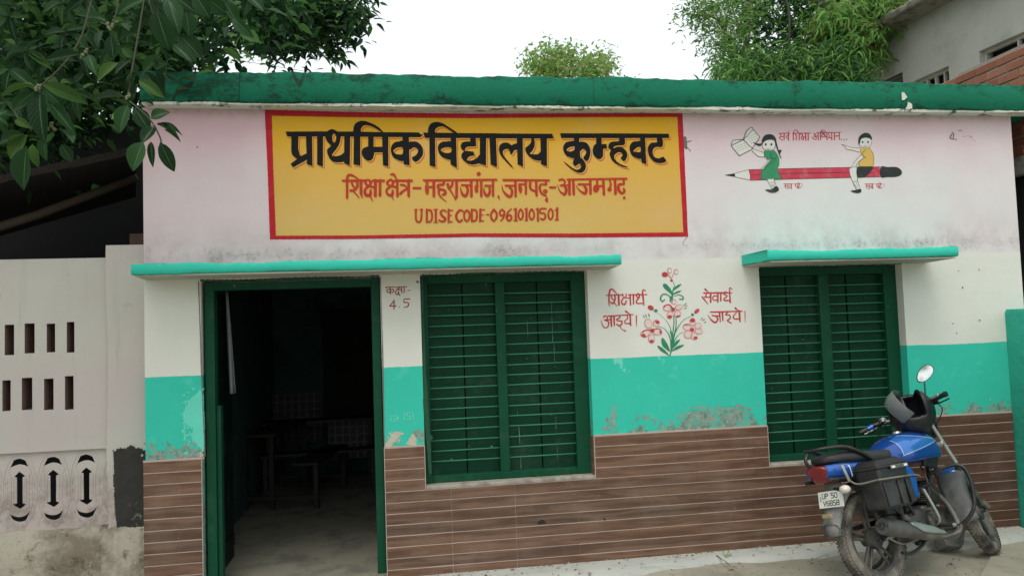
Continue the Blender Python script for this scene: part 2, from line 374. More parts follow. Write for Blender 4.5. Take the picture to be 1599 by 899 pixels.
def field(items, h, grow=0.0, jit=0.0, bbox=None):
    xs = []; ys = []
    for k, a in items:
        if k == 's':
            for q in a: xs += [q[0]-q[2], q[0]+q[2]]; ys += [q[1]-q[2], q[1]+q[2]]
        else: xs += list(a[:,0]); ys += list(a[:,1])
    if bbox: x0, y0, x1, y1 = bbox
    else: x0, x1, y0, y1 = min(xs)-2*h-2-grow, max(xs)+2*h+2+grow, min(ys)-2*h-2-grow, max(ys)+2*h+2+grow
    gx = np.arange(x0, x1+h, h); gy = np.arange(y0, y1+h, h); F = np.full((len(gy), len(gx)), 1.5+abs(grow))
    def region(ax, bx, ay, by, m=2.5):
        i0 = max(0, int((ax-m-grow-x0)/h)); i1 = min(len(gx), int((bx+m+grow-x0)/h)+2); j0 = max(0, int((ay-m-grow-y0)/h)); j1 = min(len(gy), int((by+m+grow-y0)/h)+2)
        return slice(j0, j1), slice(i0, i1)
    for k, a in items:
        if k == 's':
            for q0, q1 in zip(a[:-1], a[1:]):
                r = max(q0[2], q1[2])/2
                sj, si = region(min(q0[0],q1[0])-r, max(q0[0],q1[0])+r, min(q0[1],q1[1])-r, max(q0[1],q1[1])+r)
                X, Y = np.meshgrid(gx[si], gy[sj]); 
                if X.size == 0: continue
                d, t = seg_d(X, Y, q0[0], q0[1], q1[0], q1[1]); F[sj, si] = np.minimum(F[sj, si], d-(q0[2]+(q1[2]-q0[2])*t)/2)
        else:
            sj, si = region(a[:,0].min(), a[:,0].max(), a[:,1].min(), a[:,1].max())
            X, Y = np.meshgrid(gx[si], gy[sj])
            if X.size == 0: continue
            d = poly_sdf(X, Y, a)
            F[sj, si] = np.minimum(F[sj, si], d) if k == 'p' else np.maximum(F[sj, si], -d)
    F = F-grow
    if jit:
        rs = np.random.RandomState(5); hh = jit*np.sin(gx[None,:]*0.9+3*np.sin(gy[:,None]*0.35))*np.sin(gy[:,None]*0.8+2*np.sin(gx[None,:]*0.27)); F = F+hh
    return gx, gy, F
def contour(gx, gy, F):
    V = []; Fc = []; E = []
    ny, nx = F.shape; I = F < 0
    full = I[:-1,:-1] & I[1:,:-1] & I[:-1,1:] & I[1:,1:]; anyi = I[:-1,:-1] | I[1:,:-1] | I[:-1,1:] | I[1:,1:]
    for j in range(ny-1):
        row = full[j]; i = 0
        idx = np.flatnonzero(row)
        if len(idx):
            br = np.split(idx, np.flatnonzero(np.diff(idx) > 1)+1)
            for b in br:
                a, c = b[0], b[-1]+1; n = len(V)
                V += [(gx[a],gy[j]),(gx[c],gy[j]),(gx[c],gy[j+1]),(gx[a],gy[j+1])]; Fc.append((n, n+3, n+2, n+1))
        for i in np.flatnonzero(anyi[j] & ~row):
            c = [(gx[i],gy[j],F[j,i]),(gx[i+1],gy[j],F[j,i+1]),(gx[i+1],gy[j+1],F[j+1,i+1]),(gx[i],gy[j+1],F[j+1,i])]
            pl = []; cr = []
            for q in range(4):
                a, b = c[q], c[(q+1) % 4]
                if a[2] < 0: pl.append((a[0],a[1]))
                if (a[2] < 0) != (b[2] < 0):
                    t = a[2]/(a[2]-b[2]); p = (a[0]+t*(b[0]-a[0]), a[1]+t*(b[1]-a[1])); pl.append(p); cr.append((p, a[2] < 0))
            if len(pl) >= 3:
                n = len(V); V += pl; Fc.append(tuple(range(n+len(pl)-1, n-1, -1)))
            if len(cr) == 2: E.append((cr[0][0], cr[1][0]) if cr[0][1] else (cr[1][0], cr[0][0]))
    return V, Fc, E
def flat(name, items, mat_, parent, Y, h=0.5, grow=0, dx=0, dy=0, jit=0.12, thick=0, bbox=None):
    gx, gy, F = field(items, h, grow, jit, bbox); V, Fc, E = contour(gx, gy, F)
    pts = [P(a+dx, b+dy, Y) for a, b in V]; mb = MB(); mb.add(pts, Fc)
    if thick:
        for a, b in E:
            A, B = P(a[0]+dx, a[1]+dy, Y), P(b[0]+dx, b[1]+dy, Y); t = np.array([0, thick, 0]); mb.add([A, B, B+t, A+t], [(0,1,2,3)])
    return mb.build(name, mat_, parent)
# fix-ups of the tile material use the world position (tiles share mesh data)
# ------------------------------------------------------------------ ground
def groundm():
    n = NT('dusty_concrete_ground', 0.9, 0, 0.2)
    a = n.noise(0.9, 6, 0.6); b = n.noise(5, 9, 0.7)
    col = n.mix(n.ss(a, 0.35, 0.68), (0.25,0.235,0.185), (0.36,0.34,0.275)); col = n.mix(n.math('MULTIPLY', n.ss(b, 0.5, 0.72), 0.55), col, (0.17,0.155,0.12))
    col = n.mix(n.math('MULTIPLY', n.ss(n.noise(3, 8, 0.7, n.vec(loc=(7,1,0))), 0.55, 0.7), 0.35), col, (0.15,0.18,0.10))
    col = n.mix(n.ss(n.noise(46, 3), 0.70, 0.74), col, (0.10,0.085,0.06))
    n.base(col); n.bump(n.math('ADD', n.noise(9, 9, 0.7), n.math('MULTIPLY', n.noise(60, 4), 0.35)), 0.6, 0.012); return n.m
def apronm():
    n = NT('cement_apron', 0.85, 0, 0.25)
    col = n.mix(n.noise(2.4, 7, 0.65), (0.33,0.35,0.32), (0.46,0.47,0.43)); col = n.mix(n.math('MULTIPLY', n.ss(n.noise(7, 9, 0.75), 0.52, 0.68), 0.6), col, (0.25,0.24,0.18))
    n.base(col); n.bump(n.noise(25, 8, 0.7), 0.4, 0.008); return n.m
M['ground'] = groundm(); M['apron'] = apronm()
def grid_sheet(name, x0, x1, y0, y1, nx, ny, zf, mat_, kind='structure'):
    xs = np.linspace(x0, x1, nx+1) if np.isscalar(nx) else np.array(nx); ys = np.linspace(y0, y1, ny+1) if np.isscalar(ny) else np.array(ny)
    v = [(x, y, zf(x, y)) for y in ys for x in xs]; n = len(xs)
    f = [(j*n+i, j*n+i+1, (j+1)*n+i+1, (j+1)*n+i) for j in range(len(ys)-1) for i in range(n-1)]
    o = mesh(name, v, f, mat_, smooth=True); o['kind'] = kind; return o
def gz(x, y):
    if abs(x) > 12 or y < -7 or y > 3: return 0.0
    return -0.006+0.010*math.sin(x*2.3+math.sin(y*3))*math.sin(y*2.9+1)
gxs = np.concatenate([[-400,-60,-12.5], np.arange(-12,12.1,0.15), [12.5,60,400]]); gys = np.concatenate([[-400,-60,-7.2], np.arange(-7,3.1,0.15), [3.3,60,400]])
grid_sheet('ground', 0, 0, 0, 0, gxs, gys, gz, M['ground'])
def ap_edge(x): return -0.27-0.05*math.sin(x*1.7+0.5)-0.035*math.sin(x*5.1)-0.02*math.sin(x*13)
xs = np.arange(-1.9, 4.84, 0.06); v = []; f = []
for i, x in enumerate(xs):
    e = ap_edge(x); v += [(x, 0.0, 0.022), (x, e*0.5, 0.020), (x, e, 0.015), (x, e-0.02, -0.03)]
for i in range(len(xs)-1):
    for j in range(3): f.append((i*4+j, i*4+j+1, (i+1)*4+j+1, (i+1)*4+j))
o = mesh('pavement', v, f, M['apron'], smooth=True); o['kind'] = 'structure'
# a broken slab corner at the right, and its joint
mb = MB(); A = [PG(1548,872)[:2], PG(1562,872)[:2], PG(1640,892)[:2], PG(1660,960)[:2], PG(1500,960)[:2]]
pts = [(p[0], p[1], 0.018) for p in A]; mb.add(pts+[(p[0], p[1], -0.03) for p in A], [(0,1,2,3,4)]+[(i, i+5, (i+1) % 5+5, (i+1) % 5) for i in range(5)])
o = mb.build('pavement', M['ground']); o['kind'] = 'structure'
# litter: dry leaves and pebbles; row at wall foot draws a shadow line
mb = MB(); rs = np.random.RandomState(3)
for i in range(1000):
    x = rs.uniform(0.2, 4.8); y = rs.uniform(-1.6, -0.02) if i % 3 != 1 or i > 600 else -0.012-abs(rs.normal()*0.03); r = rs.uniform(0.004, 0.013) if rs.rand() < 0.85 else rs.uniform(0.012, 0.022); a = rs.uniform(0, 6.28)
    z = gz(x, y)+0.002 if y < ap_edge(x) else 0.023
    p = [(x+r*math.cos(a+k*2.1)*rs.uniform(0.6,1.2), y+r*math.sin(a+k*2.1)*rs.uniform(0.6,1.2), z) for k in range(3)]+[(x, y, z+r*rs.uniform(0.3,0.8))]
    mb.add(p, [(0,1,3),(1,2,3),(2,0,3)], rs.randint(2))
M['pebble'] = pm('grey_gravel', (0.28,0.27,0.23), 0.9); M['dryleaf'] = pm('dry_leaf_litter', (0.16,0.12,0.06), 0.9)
o = mb.build('gravel_and_shadow_row', [M['pebble'], M['dryleaf']]); tag(o, kind='stuff')

# ------------------------------------------------------------------ the school building
SB = empty('school_building', 'single-storey pink and turquoise school building with green roof edge and large yellow Hindi signboard', 'building')
def wall_grid(mb, x0, x1, z0, z1, yf, yb, holes, mi=0, mrev=0, back=True):
    xs = sorted({x0, x1, *[h[0] for h in holes], *[h[1] for h in holes]}); zs = sorted({z0, z1, *[h[2] for h in holes], *[h[3] for h in holes]})
    xs = [x for x in xs if x0 <= x <= x1]; zs = [z for z in zs if z0 <= z <= z1]
    for a, b in zip(xs[:-1], xs[1:]):
        for c, d in zip(zs[:-1], zs[1:]):
            mx, mz = (a+b)/2, (c+d)/2
            if any(h[0] < mx < h[1] and h[2] < mz < h[3] for h in holes): continue
            mb.add([(a,yf,c),(b,yf,c),(b,yf,d),(a,yf,d)], [(0,1,2,3)], mi)
            if back: mb.add([(a,yb,c),(b,yb,c),(b,yb,d),(a,yb,d)], [(0,3,2,1)], mi)
    for h in holes:
        a, b, c, d = h
        mb.add([(a,yf,c),(a,yb,c),(a,yb,d),(a,yf,d)], [(0,1,2,3)], mrev); mb.add([(b,yf,c),(b,yb,c),(b,yb,d),(b,yf,d)], [(0,3,2,1)], mrev)
        mb.add([(a,yf,d),(b,yf,d),(b,yb,d),(a,yb,d)], [(0,3,2,1)], mrev); mb.add([(a,yf,c),(b,yf,c),(b,yb,c),(a,yb,c)], [(0,1,2,3)], mrev)
    mb.add([(x0,yf,z0),(x0,yb,z0),(x0,yb,z1),(x0,yf,z1)], [(0,3,2,1)], mi); mb.add([(x1,yf,z0),(x1,yb,z0),(x1,yb,z1),(x1,yf,z1)], [(0,1,2,3)], mi)
    mb.add([(x0,yf,z1),(x1,yf,z1),(x1,yb,z1),(x0,yb,z1)], [(0,1,2,3)], mi)
XL, XR, ZT = -1.65, 5.02, 3.298
DX0, DX1 = -1.288, -0.084
W1 = (0.197, 1.418, 0.612, 2.112); W2 = (2.764, 3.962, 0.606, 2.112)
mb = MB(); wall_grid(mb, XL, XR, 0, ZT, 0.0, 0.23, [(DX0, DX1, -0.01, 2.105), W1, W2])
mb.build('wall', M['facade'], SB)
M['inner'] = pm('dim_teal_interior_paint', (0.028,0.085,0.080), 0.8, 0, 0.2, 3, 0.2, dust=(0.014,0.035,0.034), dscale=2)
M['innerdark'] = pm('dark_window_backing', (0.035,0.045,0.045), 0.85)  # for the dark sheet closing the openings behind the shutters
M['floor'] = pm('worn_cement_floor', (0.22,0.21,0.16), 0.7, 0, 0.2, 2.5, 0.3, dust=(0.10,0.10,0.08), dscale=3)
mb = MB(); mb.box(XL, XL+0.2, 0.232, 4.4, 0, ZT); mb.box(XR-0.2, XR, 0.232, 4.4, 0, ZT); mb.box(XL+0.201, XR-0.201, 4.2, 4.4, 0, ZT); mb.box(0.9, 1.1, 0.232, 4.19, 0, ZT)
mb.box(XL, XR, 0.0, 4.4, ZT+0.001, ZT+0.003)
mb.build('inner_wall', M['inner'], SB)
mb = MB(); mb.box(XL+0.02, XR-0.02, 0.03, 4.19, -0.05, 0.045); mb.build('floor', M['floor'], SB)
# roof slab with an uneven hand-plastered edge
def rough_bar(x0, x1, y0, y1, z0, z1, step, amp, seed, bev=0.012, skew=0.0):
    rs = np.random.RandomState(seed); n = max(2, int((x1-x0)/step)); mb = MB(); rings = []
    ph = rs.uniform(0, 6, 8)
    for i in range(n+1):
        x = x0+(x1-x0)*i/n
        a = amp*(0.6*math.sin(x*3.1+ph[0])+0.5*math.sin(x*8.3+ph[1])+0.35*math.sin(x*21+ph[2])+rs.uniform(-.5,.5))
        b = amp*(0.5*math.sin(x*4.3+ph[3])+0.4*math.sin(x*11+ph[4])+0.3*math.sin(x*26+ph[5])+rs.uniform(-.5,.5))
        c = amp*0.6*(math.sin(x*5+ph[6])+rs.uniform(-.4,.4))
        xf = x+skew*(1 if i == 0 else 0)
        rings.append([(x,y1,z0),(xf,y0+bev+c,z0+b*.6),(xf,y0+c,z0+bev+b*.6),(xf,y0+c*.7,(z0+z1)/2),(xf,y0+c,z1-bev+a),(xf,y0+bev+c,z1+a),(x,y1,z1)])
    mb.loft(rings, closed_ring=True); return mb
o = rough_bar(XL+0.02, 5.28, -0.12, 4.4, ZT+0.012, 3.520, 0.035, 0.0075, 2).build('roof_slab', M['slab'], SB); auto_smooth(o, 50)
o = rough_bar(XL+0.03, 5.27, -0.108, -0.005, ZT-0.006, ZT+0.012, 0.02, 0.006, 5, 0.003).build('plaster_lip', M['drip'], SB)
mb = MB(); mb.box(XL+0.03, 5.26, -0.10, 0.0, ZT-0.004, ZT+0.010); mb.build('soffit', M['soffit'], SB)
flat('flaked_patch', place([Gp(305,650,322,648,345,682,325,702,308,704)], 1340, 0, 4.494), M['drip'], SB, -0.128, 0.4)
flat('flaked_patch', place([Gp(350,715,378,730,380,762,350,768,330,765,345,745)], 1340, 0, 4.494), M['drip'], SB, -0.128, 0.4)
# awnings
def awning(xa, xb, y0, z0, z1, seed, skew):
    a = empty('awning', parent=SB)
    o = rough_bar(xa, xb, -y0, -0.002, z0, z1, 0.025, 0.0062, seed, 0.010, skew).build('awning_slab', M['awn'], a); auto_smooth(o, 50)
    mb = MB(); mb.hexa([(xa+skew+0.02,-y0+0.015,z0-0.010),(xb-0.015,-y0+0.015,z0-0.010),(xb-0.01,-0.002,z0-0.016),(xa+0.02,-0.002,z0-0.016),
                        (xa+skew+0.02,-y0+0.015,z0-0.001),(xb-0.015,-y0+0.015,z0-0.001),(xb-0.01,-0.002,z0-0.001),(xa+0.02,-0.002,z0-0.001)]); mb.build('awning_soffit', M['soffit'], a)
p = P(205, 412, -.28)
awning(-1.655, 1.60, 0.28, 2.134, 2.203, 11, 0.012)
p0, p1 = P(1200, 391, -.36), P(1497, 388, -.36)
awning(2.63, p1[0], 0.36, P(1200,407,-.36)[2], p0[2], 12, p0[0]-2.63)
# wood-look wall tiles, one object for every plank-shaped piece
tile_cache = {}
def tile(w_, h_):
    k = (round(w_, 3), round(h_, 3))
    if k not in tile_cache:
        a, b = w_/2, h_/2; c = 0.0025; d0, d1 = 0.0, -0.007
        v = [(-a,d0,-b),(a,d0,-b),(a,d0,b),(-a,d0,b),(-a,d1+c,-b),(a,d1+c,-b),(a,d1+c,b),(-a,d1+c,b),(-a+.0004,d1,-b+c),(a-.0004,d1,-b+c),(a-.0004,d1,b-c),(-a+.0004,d1,b-c)]
        f = [(0,1,5,4),(1,2,6,5),(2,3,7,6),(3,0,4,7),(4,5,9,8),(5,6,10,9),(6,7,11,10),(7,4,8,11),(8,9,10,11)]
        me = bpy.data.meshes.new('wall_tile'); me.from_pydata(v, [], f); me.materials.append(M['tile']); tile_cache[k] = me
    return tile_cache[k]
RH = 0.0757; ZTILE = 0.909
rows = [(ZTILE-(k+1)*RH, ZTILE-k*RH) for k in range(12)]; JX = [0.371+0.4555*k for k in range(-5, 12)]
def spans(row):
    z0, z1 = row; s = [(XL-0.012, DX0-0.008)]
    if z0 > 0.60: s += [(DX1+0.002, W1[0]-0.004), (W1[1]+0.004, W2[0]-0.004), (W2[1]+0.004, 4.838)]
    else: s += [(DX1+0.002, 4.838)]
    return s
mbg = MB(); rs = np.random.RandomState(9)
for r in rows:
    z0, z1 = max(r[0], 0.0), r[1]
    for a, b in spans(r):
        mbg.box(a, b, -0.0098, -0.001, z0, z1)
        cuts = [a]+[j for j in JX if a+0.03 < j < b-0.03]+[b]
        for c, d in zip(cuts[:-1], cuts[1:]):
            me = tile(d-c-(0.0007 if c < 0.37 or c > 0.38 else 0.0035), z1-z0-0.0046); o = link('wall_tile', me, parent=SB); o.location = ((c+d)/2, -0.0045-rs.uniform(0,0.0012), (z0+z1)/2); o.rotation_euler = (rs.uniform(-.004,.004), 0, rs.uniform(-.003,.003))
mbg.box(XL-0.014, DX0-0.004, -0.0075, -0.0015, ZTILE+0.0005, ZTILE+0.010); 
for a, b in ((DX1, W1[0]-0.002), (W1[1]+0.002, W2[0]-0.002), (W2[1]+0.002, 4.838)): mbg.box(a, b, -0.0075, -0.0015, ZTILE+0.0005, ZTILE+0.009)
for x in (DX0-0.007, DX1-0.002, W1[0]-0.0035, W1[1]-0.001, W2[0]-0.0035, W2[1]-0.001):
    mbg.box(x, x+0.0045, -0.0122, -0.001, 0.0 if x < 0 else 0.606, ZTILE+0.004)
mbg.build('grout', M['grout'], SB)
for wx in (W1[1], W2[1]):
    for k in range(4):
        z0, z1 = rows[k]; me = tile(0.072, z1-z0-0.004); o = link('wall_tile', me, parent=SB); o.location = (wx+0.0005, 0.040, (z0+z1)/2); o.rotation_euler = (0, 0, rad(-90))
# a chipped hole in the tiles
M['hole'] = pm('dark_hole', (0.02,0.015,0.012), 0.9)
flat('chip', place([Gs(546,264,556,254,570,254,577,266,562,268,552,270), Gs(781,248,788,249,790,255,783,253)], 600, 700, 2.284), M['hole'], SB, -0.0135, 0.25)
# grey cement sills
M['cement'] = pm('cement_plaster', (0.34,0.32,0.27), 0.85, 0, 0.15, 7, 0.4, 0.006, dust=(0.20,0.18,0.14), dscale=9)
# windows
def board(mb, x0, x1, y0, y1, z0, z1): mb.box(x0, x1, y0, y1, z0, z1)
def window(W, xs, gaps, zt, zb, lab=None):
    x0, x1, z0, z1 = W; wn = empty('window', parent=SB)
    if lab: wn['label'] = lab
    fx0, fl, m0, m1, fr, fx1 = xs
    fr_ = MB(); yf, yb = 0.078, 0.150
    fr_.box(fx0, fl, yf, yb, z0+0.018, z1-0.004); fr_.box(fr, fx1, yf, yb, z0+0.018, z1-0.004); fr_.box(fl, fr, yf+0.002, yb, zt, z1-0.004); fr_.box(fl, fr, yf+0.002, yb, z0+0.018, zb)
    fr_.build('frame', M['gframe'], wn, bevel=0.004)
    mm = MB(); mm.box(m0, m1, yf+0.004, yb, zb, zt); mm.build('mullion', M['gframe'], wn, bevel=0.004)
    rs = np.random.RandomState(int(x0*100))
    for a, b in ((fl, m0), (m1, fr)):
        n = 17; bm_ = MB(); bm_.tube([(-(b-a)/2-0.01,0,0), (0,0.0,0), ((b-a)/2+0.01,0,0)], 0.0052, 6)
        proto = bm_.build('bar', M['gbar'], wn, smooth=True)
        for k in range(n):
            o = proto if k == 0 else proto.copy()
            if k: COL.objects.link(o); o.parent = wn
            o.location = ((a+b)/2, 0.100, zt-0.083-(zt-0.083-zb-0.098)*k/(n-1)+rs.uniform(-.0015,.0015)); o.rotation_euler = (0, rs.uniform(-.006,.006), rs.uniform(-.01,.01))
    for (a, b), g in zip(((fl, m0), (m1, fr)), gaps):
        cuts = [(a, a+g*(b-a)-0.004, 0.132+rs.uniform(0,.006)), (a+g*(b-a)+0.004, b, 0.132+rs.uniform(0,.006))]
        for c, d, y in cuts:
            s = MB(); nb = 1 if x0 < 1 else 2
            for q in range(nb):
                u0, u1 = c+(d-c)*q/nb, c+(d-c)*(q+1)/nb; s.box(u0+0.0008, u1-0.0008, y+0.002*(q % 2), y+0.02, zb-0.004, zt+0.004)
            for zq in (zb+0.02, (zb+zt)/2-0.05, zt-0.10): s.box(c+0.004, d-0.004, y+0.021, y+0.035, zq, zq+0.07)
            s.build('shutter', M['gshut'], wn, bevel=0.0015)
    s = MB(); s.box(x0+0.002, x1-0.002, -0.010, 0.229, z0-0.006, z0+0.017); s.build('sill', M['cement'], wn, bevel=0.004)
    return wn
WN1 = window(W1, (0.198, 0.249, 0.742, 0.812, 1.310, 1.417), (0.52, 0.50), 2.050, 0.680, 'wide green barred window nearer the open doorway')
WN2 = window(W2, (2.768, 2.810, 3.297, 3.383, 3.850, 3.961), (0.49, 0.38), 2.045, 0.672, 'green barred window behind the parked motorcycle')
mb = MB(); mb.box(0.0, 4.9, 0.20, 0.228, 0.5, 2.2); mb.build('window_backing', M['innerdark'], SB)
M['whitedrip'] = pm('white_paint_drip', (0.16,0.24,0.18), 0.8)
dr = [Sk((1,2,3), 950,300,948,400,953,560,955,615, sub=3), Sk((3,2,1), 963,625,968,740,975,792, sub=3), Sk((1,2), 1024,300,1030,340,1032,395, sub=3), Sk((1,2.5,1), 783,470,786,520,790,590, sub=3)]
dr2 = [Sk((1,2), 716,165,720,250,sub=3), Sk((2,5,2), 727,320,731,360,736,440,sub=3), Sk((1,3,2), 738,500,742,560,745,625,sub=3), Sk((1,2), 975,255,978,360,sub=3), Sk((2,1),984,460,988,560,sub=3), Dot(547,455,6), Dot(278,541,5), Dot(946,243,5)]
flat('paint_drip', place(dr, 640, 390, 4.281)+place(dr2, 640, 590, 4.281), M['whitedrip'], WN1, 0.130, 0.3, jit=0.2)
# door
DF = empty('door_frame', parent=SB)
mb = MB(); mb.box(-1.273, -1.210, 0.035, 0.130, 0.0, 2.095); mb.build('jamb', M['gdoor'], DF, bevel=0.004)
mb = MB(); mb.box(-0.149, -0.090, 0.035, 0.130, 0.0, 2.095); mb.build('jamb', M['gdoor'], DF, bevel=0.004)
mb = MB(); mb.box(-1.210, -0.149, 0.037, 0.130, 2.040, 2.094); mb.build('lintel', M['gdoor'], DF, bevel=0.004)
DL = empty('door', parent=SB)
mb = MB(); mb.box(-1.272, -1.242, 0.132, 0.74, 0.055, 2.03)
for z in (0.15, 0.75, 1.35, 1.9): mb.box(-1.241, -1.234, 0.14, 0.73, z, z+0.09)
mb.build('door_leaf', M['gleaf'], DL, bevel=0.003)
mb = MB(); mb.box(-1.2085, -1.180, 0.060, 0.131, 0.05, 1.25); mb.build('door_edge', M['gdoor'], DL, bevel=0.003)
# inner doorway and tiled ledges in the dim classroom
mb = MB(); a, b = P(503,485,4.19), P(596,655,4.19); mb.box(a[0], b[0], 4.14, 4.198, b[2], a[2]); mb.build('inner_doorway_shade_panel', M['hole'], SB)  # near-black panel stands in for the unlit opening
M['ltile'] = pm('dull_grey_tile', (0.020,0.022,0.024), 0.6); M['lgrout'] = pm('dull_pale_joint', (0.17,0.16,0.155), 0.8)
def tilegrid(name, x0, x1, z0, z1, y, nx, nz):
    mb = MB(); mb.box(x0, x1, y, y+0.02, z0, z1, 1)
    for i in range(nx):
        for j in range(nz):
            a = x0+(x1-x0)*i/nx; b = x0+(x1-x0)*(i+1)/nx; c = z0+(z1-z0)*j/nz; d = z0+(z1-z0)*(j+1)/nz; mb.box(a+0.01, b-0.01, y-0.004, y, c+0.008, d-0.008, 0)
    o = mb.build(name, [M['ltile'], M['lgrout']], SB); return o
a, b = P(398,617,4.1), P(503,688,4.1); tilegrid('tiled_ledge', a[0], b[0], b[2], a[2], 4.1, 9, 6)
a, b = P(512,655,3.6), P(592,712,3.6); tilegrid('tiled_ledge', a[0], b[0], b[2], a[2], 3.6, 7, 5)
M['oldwood'] = pm('old_dark_wood', (0.020,0.018,0.015), 0.6, 0, 0.3, 5, 0.3)
def bench(x, y, rz, lab, z0=0.045):
    t = empty('school_bench', lab, 'bench', (x, y, z0)); t.rotation_euler = (0, 0, rz)
    mb = MB(); mb.box(-0.6, 0.6, -0.2, 0.16, 0.70, 0.73); mb.build('desk_top', M['oldwood'], t, bevel=0.003)
    mb = MB(); mb.box(-0.6, 0.6, -0.62, -0.36, 0.42, 0.445); mb.build('seat', M['oldwood'], t, bevel=0.003)
    for sx in (-0.55, 0.55):
        mb = MB(); mb.box(sx-0.02, sx+0.02, -0.17, -0.13, 0, 0.70); mb.box(sx-0.02, sx+0.02, 0.09, 0.13, 0, 0.70); mb.box(sx-0.02, sx+0.02, -0.6, -0.56, 0, 0.42); mb.box(sx-0.018, sx+0.018, -0.56, 0.09, 0.10, 0.13); mb.build('leg', M['oldwood'], t)
    return t
bench(-1.25, 2.9, rad(80), 'dark wooden school bench against the left wall inside the dim doorway')
bench(-0.85, 3.5, rad(5), 'dark wooden school bench standing across the back of the dim classroom')
# cloth hanging by the door
c0, c1, c2, c3 = P(352,455,0.42), P(356,455,0.42), P(369,613,0.42), P(358,615,0.42)
M['cloth'] = pm('dull_white_cloth', (0.24,0.24,0.26), 0.9)
v = []; 
for i in range(13):
    t = i/12
    for j in range(7):
        s_ = j/6; L_ = c0*(1-t)+c3*t; R_ = c1*(1-t)+c2*t; q = L_*(1-s_)+R_*s_; v.append((q[0], q[1]+0.02*math.sin(s_*9+t*2)*t, q[2]))
o = mesh('hanging_cloth', v, [(i*7+j, i*7+j+1, (i+1)*7+j+1, (i+1)*7+j) for i in range(12) for j in range(6)], M['cloth'], smooth=True)
sm = o.modifiers.new('t', 'SOLIDIFY'); sm.thickness = 0.004
tag(o, 'long white cloth hanging just inside the dark doorway at its left', 'cloth')

# ------------------------------------------------------------------ yellow signboard painted on the wall
SG = empty('painted_sign', parent=SB); SG['label'] = 'yellow painted signboard with red border and black Hindi school name'
inner = Gp(424.5,181, 560,183.5, 740,184.8, 900,183.2, 1057.8,182.8, 1062,270, 1067.2,362.7, 900,364.5, 740,364.2, 560,367.5, 431,368, 427,270)
outer = Gp(413.3,171.7, 560,175.5, 740,177.8, 900,177.2, 1065.8,177, 1070,270, 1074.5,369.6, 900,371, 740,370.2, 560,373.2, 421.4,373.8, 418,270)
flat('sign_field', [inner], M['yellow'], SG, -0.0008, 1.0, grow=1.5, jit=0)
flat('sign_border', [outer, ('h', inner[1])], M['border'], SG, -0.0016, 0.7, jit=0.25)
K = 8.992
A_ = [Gp(55,232,640,228,700,232,1085,230,1085,298,80,300), Gp(135,290,235,290,230,400,232,480,255,560,285,592,215,612,150,560,135,500), Gp(125,685,260,580,355,535,380,590,330,640,160,732),
      Gp(340,290,425,290,432,712,355,690), Gp(498,290,580,290,577,725,498,692),
      Gs(625,245,690,198,740,208,790,236,825,262,825,330,808,400,765,475,705,558,760,578,830,560,880,530,882,640,800,662,720,650,665,590,638,490,690,428,640,370,612,300), Hp(735,258,762,285,764,330,750,375,730,385,712,360,708,310,715,275),
      Gp(880,290,960,290,955,710,875,672)]
B_ = [Gp(-10,235,80,232,480,240,980,243,1000,268,1040,275,1000,310,-10,302), Gs(72,245,66,180,90,120,150,86,210,82,290,105,400,160,484,240,455,236,400,200,330,162,250,142,200,150,168,190,158,245), Gp(70,230,158,230,158,710,65,688),
      Gp(270,290,345,290,345,470,270,470), Gp(330,445,470,445,470,522,330,522), Gs(180,520,200,468,260,442,330,446,354,520,335,605,290,640,235,622,195,575), Gp(465,290,552,290,552,722,478,700),
      Gp(752,290,840,290,850,705,770,690), Gs(760,378,700,370,640,385,600,430,590,500,612,570,660,615,775,632), Hp(757,462,700,450,650,470,622,500,650,540,700,552,752,545),
      Gs(835,388,900,370,970,385,1020,440,1040,520,1018,590,940,655,885,600,940,562,972,510,960,470,910,452,848,482)]
C_ = [Gp(55,245,600,252,1085,255,1085,322,80,320), Gs(130,255,125,190,150,130,200,102,260,98,330,118,430,180,538,255,492,252,430,212,350,165,290,160,240,180,216,215,216,252), Gp(140,240,218,240,225,730,145,705),
      Gp(440,300,515,300,525,740,440,690), Gs(450,388,380,370,310,380,265,430,265,500,300,565,360,605,452,612), Hp(446,460,390,450,330,462,300,492,330,520,390,532,446,518),
      Gp(715,310,790,310,795,438,690,440,655,452,640,475,640,505,700,505,760,515,775,570,725,570,690,585,665,620,672,637,710,642,760,630,810,598,850,550,850,320,935,320,935,710,845,680,830,676,790,690,740,695,680,680,620,635,590,590,595,540,630,505,590,470,578,425,600,385,650,371,715,370),
      Gp(985,310,1070,310,1085,730,1000,690)]
D_ = [Gp(-5,257,920,262,940,328,-5,325), Gp(42,310,130,310,145,720,60,690), Gp(425,320,505,320,510,725,435,690),
      Gs(172,470,190,420,230,390,280,385,320,400,350,424,385,405,430,405,430,482,390,492,345,552,312,482,270,475,235,495,226,530,245,580,300,650,362,722,338,715,275,650,210,580,180,520),
      Gs(628,325,662,325,673,380,668,445,640,500,606,542,660,550,720,548,765,510,765,628,700,634,650,615,590,570,552,510,547,462,600,415,628,370), Gp(755,318,845,320,845,718,765,690)]
